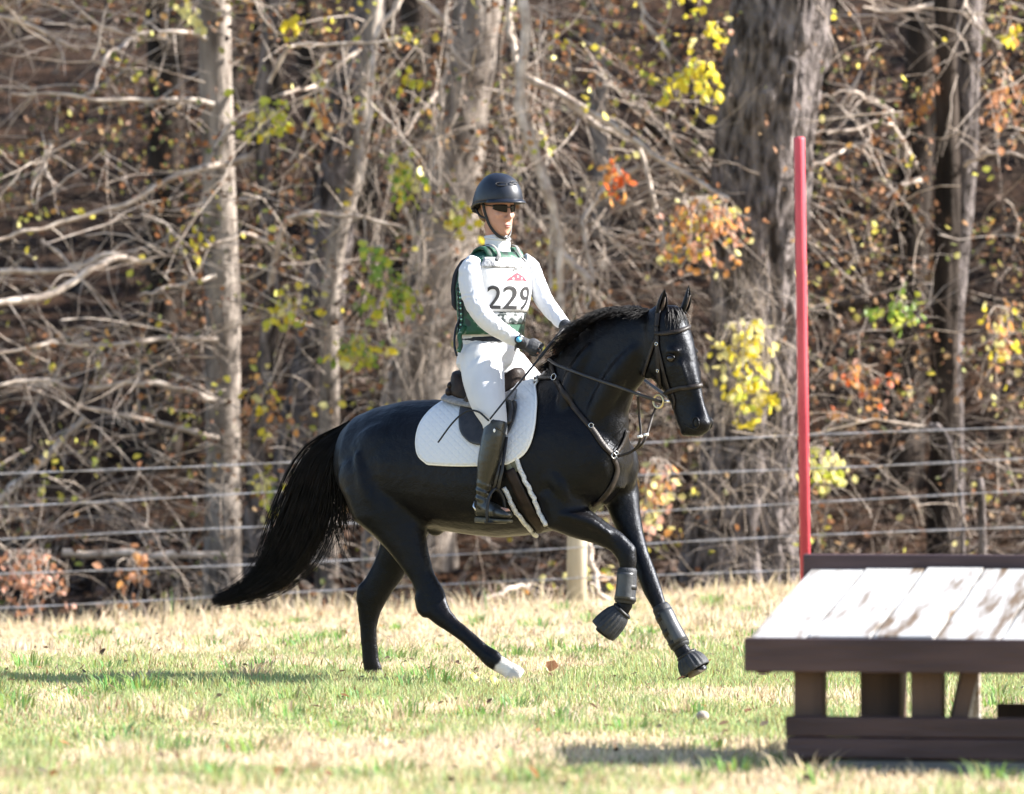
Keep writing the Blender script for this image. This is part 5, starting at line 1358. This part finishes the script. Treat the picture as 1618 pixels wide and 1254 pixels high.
# boots
def riding_boot(shin, fa, fb, flipm=False):
    mb = MB(); sp_ = [(a, b_, y, r) for a, b_, y, r in shin]; arm(mb, sp_, 18)
    d = fb - fa; n = 9; R = []; side = np.cross(UP, d / np.linalg.norm(d)); side /= np.linalg.norm(side)
    for t, h_, w_, dz in ((-.06, .030, .026, 0), (.05, .042, .034, .004), (.25, .050, .038, .012), (.45, .044, .037, .006), (.65, .034, .042, -.004), (.85, .028, .042, -.010), (1.0, .021, .034, -.014), (1.07, .010, .016, -.016)):
        R.append(ring(fa + d * t + UP * dz, UP * h_, side * w_, 16, 2.4))
    mb.loft(R); me = remesh(mb, 'boot_leather', .006, 5)
    v = coords(me).copy(); nn = np.empty(len(v) * 3, np.float32); me.vertices.foreach_get('normal', nn); nn = nn.reshape(-1, 3)
    za = W(764, 778, 0)[2]; v += nn * (np.sin(v[:, 2] * 150 + v[:, 0] * 60) * .004 * np.exp(-((v[:, 2] - za) / .05) ** 2))[:, None]; me.vertices.foreach_set('co', v.astype(np.float32).ravel()); me.update()
    sole = MB(); R = []
    for t, w_ in ((-.05, .024), (.1, .034), (.3, .031), (.6, .042), (.85, .043), (1.02, .032), (1.08, .014)):
        c = fa + d * t + UP * (-.046 if t > .35 else -.050); R.append(ring(c, UP * (.008 if t > .35 else .016), side * w_, 14, 4))
    sole.loft(R); return me, sole
bl = M('polished_black_boot', (.010, .010, .009), (.022, .020, .015), 12, .28, .25, 40, spec=.55)
me, sole = riding_boot(SHIN, FT_A, FT_B)
boot = under(person, obj('riding_boot', me, bl)); o = sole.build('sole', M('boot_sole', (.06, .055, .04), (.11, .10, .075), 30, .7, .2), boot)
mb = MB(); mb.tube([W(763, 676, -.335), W(774, 667, -.42), W(786, 676, -.448), W(797, 686, -.42)], .007, 8); mb.build('cuff', bl, boot)
mb = MB(); mb.tube([W(750, 792, -.385), W(748, 800, -.40), W(752, 806, -.41)], .005, 6); mb.build('spur', steel, boot)
mb = MB(); mb.ball(W(781, 680, -.452), (.006, .003, .010)); mb.build('badge', whp, boot)
far = lambda p: mirror(np.asarray(p))
# far leg below the knee, mirrored to the other side of the horse
mb2 = MB(); mb2.add(np.array([mirror(p) for p in coords(me)]), [tuple(p.vertices) for p in me.polygons]); under(person, mb2.build('riding_boot', bl))
# stirrup and leather
def stirrup(flip):
    c = FT_A * .42 + FT_B * .58 + UP * .028; d = FT_B - FT_A; d /= np.linalg.norm(d); sd = np.cross(UP, d); sd /= np.linalg.norm(sd)
    root = empty('stirrup', mirror(c) if flip else c, 'black cage stirrup %s' % ('on the far side of the horse' if flip else 'holding the near riding boot'), 'stirrup', 'stirrups')
    f = (lambda p: mirror(p)) if flip else (lambda p: p)
    loop = [(-.062, -.082), (-.066, -.03), (-.056, .03), (-.030, .072), (0, .088), (.030, .072), (.056, .03), (.066, -.03), (.062, -.082)]
    mb = MB(); mb.tube(spline([f(c + sd * a + UP * b_) for a, b_ in loop], 30), .0085, 8); under(root, mb.build('arch', rubber))
    mb = MB(); mb.tube([f(c + sd * a + UP * -.084) for a in (-.066, 0, .066)], .022, 10, .4, ref=UP); under(root, mb.build('tread', rubber))
    top_ = c + UP * .088; P = [f(top_), f(top_ * .5 + W(796, 715, -.40) * .5), f(W(797, 690, -.40))]
    for o_ in (-.012, .012):
        mb = MB(); mb.tube(np.array(P) + FWD * o_, .010, 8, .3, ref=LAT); under(root, mb.build('stirrup_leather', black_leather))
stirrup(False); stirrup(True)
# gloves
glv = M('grey_black_glove', (.012, .013, .016), (.038, .040, .046), 16, .6, .3, 90, spec=.35)
for wr, d, on in ((WR, DR, OR_), (WL_, DL, OL_)):
    g = MB(); fist(g, wr, d, on, gr=1.06); g.tube([wr - d / np.linalg.norm(d) * .035, wr, wr + d / np.linalg.norm(d) * .02], [.036, .034, .033], 14); under(person, obj('glove', remesh(g, 'glove', .0034, 2), glv))
wc = W(818, 540, -.30); a_ = DR / np.linalg.norm(DR); n_ = np.array([.05, -1.0, .25]); n_ -= a_ * (n_ @ a_); n_ /= np.linalg.norm(n_); s_ = np.cross(a_, n_)
mb = MB(); mb.tube([wc + n_ * .042 * math.cos(q) + s_ * .042 * math.sin(q) for q in np.arange(24) * math.pi / 12], .009, 8, .5, ref=a_, closed=True); watch = under(person, mb.build('watch', rubber))
mb = MB(); mb.tube([wc + n_ * .040, wc + n_ * .052], .022, 20); mb.build('watch_case', rubber, watch).location = (0, 0, 0)
mb = MB(); mb.tube([wc + n_ * .0515, wc + n_ * .0535], .015, 18); mb.build('watch_face', M('blue_watch_face', (.10, .35, .55), rough=.2, bump=0), watch)
# sunglasses
glass = M('dark_lens', (.004, .004, .005), rough=.12, bump=0, spec=.22)
sg = empty('sunglasses', HH(.1, 0, .135), 'dark wraparound sunglasses on the rider face', 'sunglasses')
for s_ in (-1, 1):
    G_ = []
    for r_ in np.linspace(-1, 1, 7):
        row = []
        for q in np.linspace(0, 1, 10):
            al = s_ * (.14 + q * .80); hgt = .019 * (1 - .45 * q ** 2) * r_; c, h_, w_ = headring(.135, .014)
            row.append(HH(c + h_ * math.cos(al) * 1.0, w_ * math.sin(al),   .132 + hgt + .003 * q))
        G_.append(row)
    G_ = np.array(G_); mb = MB(); mb.add(G_.reshape(-1, 3), grid_faces(7, 10)); under(sg, mb.build('lens', glass, None, solid=.003))
    mb = MB(); c, h_, w_ = headring(.135, .013); mb.tube([HH(c + h_ * math.cos(al) , s_ * w_ * math.sin(al), .140) for al in np.linspace(.9, 1.75, 8)], .0035, 6); under(sg, mb.build('temple_arm', rubber))
mb = MB(); c, h_, w_ = headring(.135, .014); mb.tube([HH(c + h_ * math.cos(al), w_ * math.sin(al), .139) for al in np.linspace(-.2, .2, 6)], .0035, 6); under(sg, mb.build('bridge', rubber))
# helmet
shell = M('matt_navy_shell', (.006, .008, .015), (.010, .013, .023), 30, .42, .05, 200, spec=.45)
helmet = empty('helmet', HH(0, 0, .2), 'matt dark navy riding helmet with short peak on the rider head', 'helmet')
HO = HH(-.004, 0, .152); nA, nB = 40, 16; V = []
for i in range(nB):
    for j in range(nA):
        al = 2 * math.pi * j / nA; ca, sa = math.cos(al), math.sin(al)
        rimz = .026 * ca - .002 - .030 * max(0, -ca) ** 1.5
        el_ = (1 - i / (nB - 1)) * (math.pi / 2); rad = math.cos(el_) ** .88
        zz = rimz * (1 - math.sin(el_)) + (.158) * math.sin(el_) ** 1.0
        V.append(HO + QF * ca * (.150 * rad) + QL * sa * (.122 * rad) + QU * zz)
F = [(i * nA + j, i * nA + (j + 1) % nA, (i + 1) * nA + (j + 1) % nA, (i + 1) * nA + j) for i in range(nB - 1) for j in range(nA)]
mb = MB(); mb.add(V, F); under(helmet, mb.build('shell', shell, None, solid=-.012))
rim = [V[(nB - 1) * nA + j] for j in range(nA)]
mb = MB(); mb.tube(rim, .006, 6, closed=True); under(helmet, mb.build('rim_trim', rubber))
G_ = []
for r_ in np.linspace(0, 1, 6):
    G_.append([HO + QF * math.cos(al) * (.146 + .044 * r_ * max(0, math.cos(al * 1.25)) ** .7) + QL * math.sin(al) * (.120 + .010 * r_) + QU * (.026 * math.cos(al) + .004 - .014 * r_ ** 1.5) for al in np.linspace(-1.15, 1.15, 24)])
mb = MB(); mb.add(np.array(G_).reshape(-1, 3), grid_faces(6, 24)); under(helmet, mb.build('peak', shell, None, solid=.006))
for al, z_, r_ in ((-.62, .105, .020), (.10, .118, .016)):
    c = HO + QF * math.cos(al) * .122 + QL * math.sin(al) * .100 + QU * z_; nv = (c - HO); nv /= np.linalg.norm(nv); tv = np.cross(nv, QU); tv /= np.linalg.norm(tv); bv = np.cross(tv, nv)
    mb = MB(); mb.tube([c + tv * r_ * 1.5 * math.cos(q) + bv * r_ * .55 * math.sin(q) for q in np.arange(16) * math.pi / 8], .003, 6, closed=True); under(helmet, mb.build('air_vent', rubber))
c = HO + QF * .128 + QU * .085; mb = MB(); mb.ball(c, (.006, .006, .006)); under(helmet, mb.build('badge', steel))
for s_ in (-1, 1):
    mb = MB(); mb.tube(spline([HH(-.005, s_ * .088, .150), HH(.012, s_ * .078, .090), HH(.038, s_ * .062, .035), HH(.066, s_ * .034, -.004), HH(.078, 0, -.016)], 18), .0075, 8, .5); under(helmet, mb.build('chin_strap', rubber))
    mb = MB(); mb.tube(spline([HH(-.075, s_ * .075, .115), HH(-.03, s_ * .082, .085), HH(.015, s_ * .076, .075)], 12), .006, 8, .5); under(helmet, mb.build('rear_strap', rubber))
mb = MB(); mb.tube(spline([HH(-.105, y_, .09 + .02 * abs(y_) / .07) for y_ in (-.07, -.035, 0, .035, .07)], 12), .016, 8, .5, ref=QF); under(helmet, mb.build('nape_cradle', rubber))
hair_b = M('brown_hair', (.10, .055, .03), (.2, .12, .07), 30, .55, .2)
mb = MB(); mb.ball(HH(-.075, 0, .095), (.042, .062, .05), np.array([QF, QL, QU])); under(person, mb.build('hair', hair_b))
# whip
whip = empty('riding_whip', W(860, 560, -.34), 'thin black riding whip in the rider hand across the saddle pad', 'whip')
free('handle', [(890, 519, -.27), (872, 541, -.33), (852, 566, -.37)], [.0085] * 26, rubber, whip, 1.0)
free('shaft', [(852, 566, -.37), (812, 615, -.45), (774, 662, -.50)], np.linspace(.006, .0045, 26), rubber, whip, 1.0)
free('lash', [(772, 664, -.48), (755, 650, -.40), (736, 650, -.37), (715, 668, -.37), (692, 699, -.355)], np.linspace(.0055, .0045, 26), rubber, whip, 1.0)
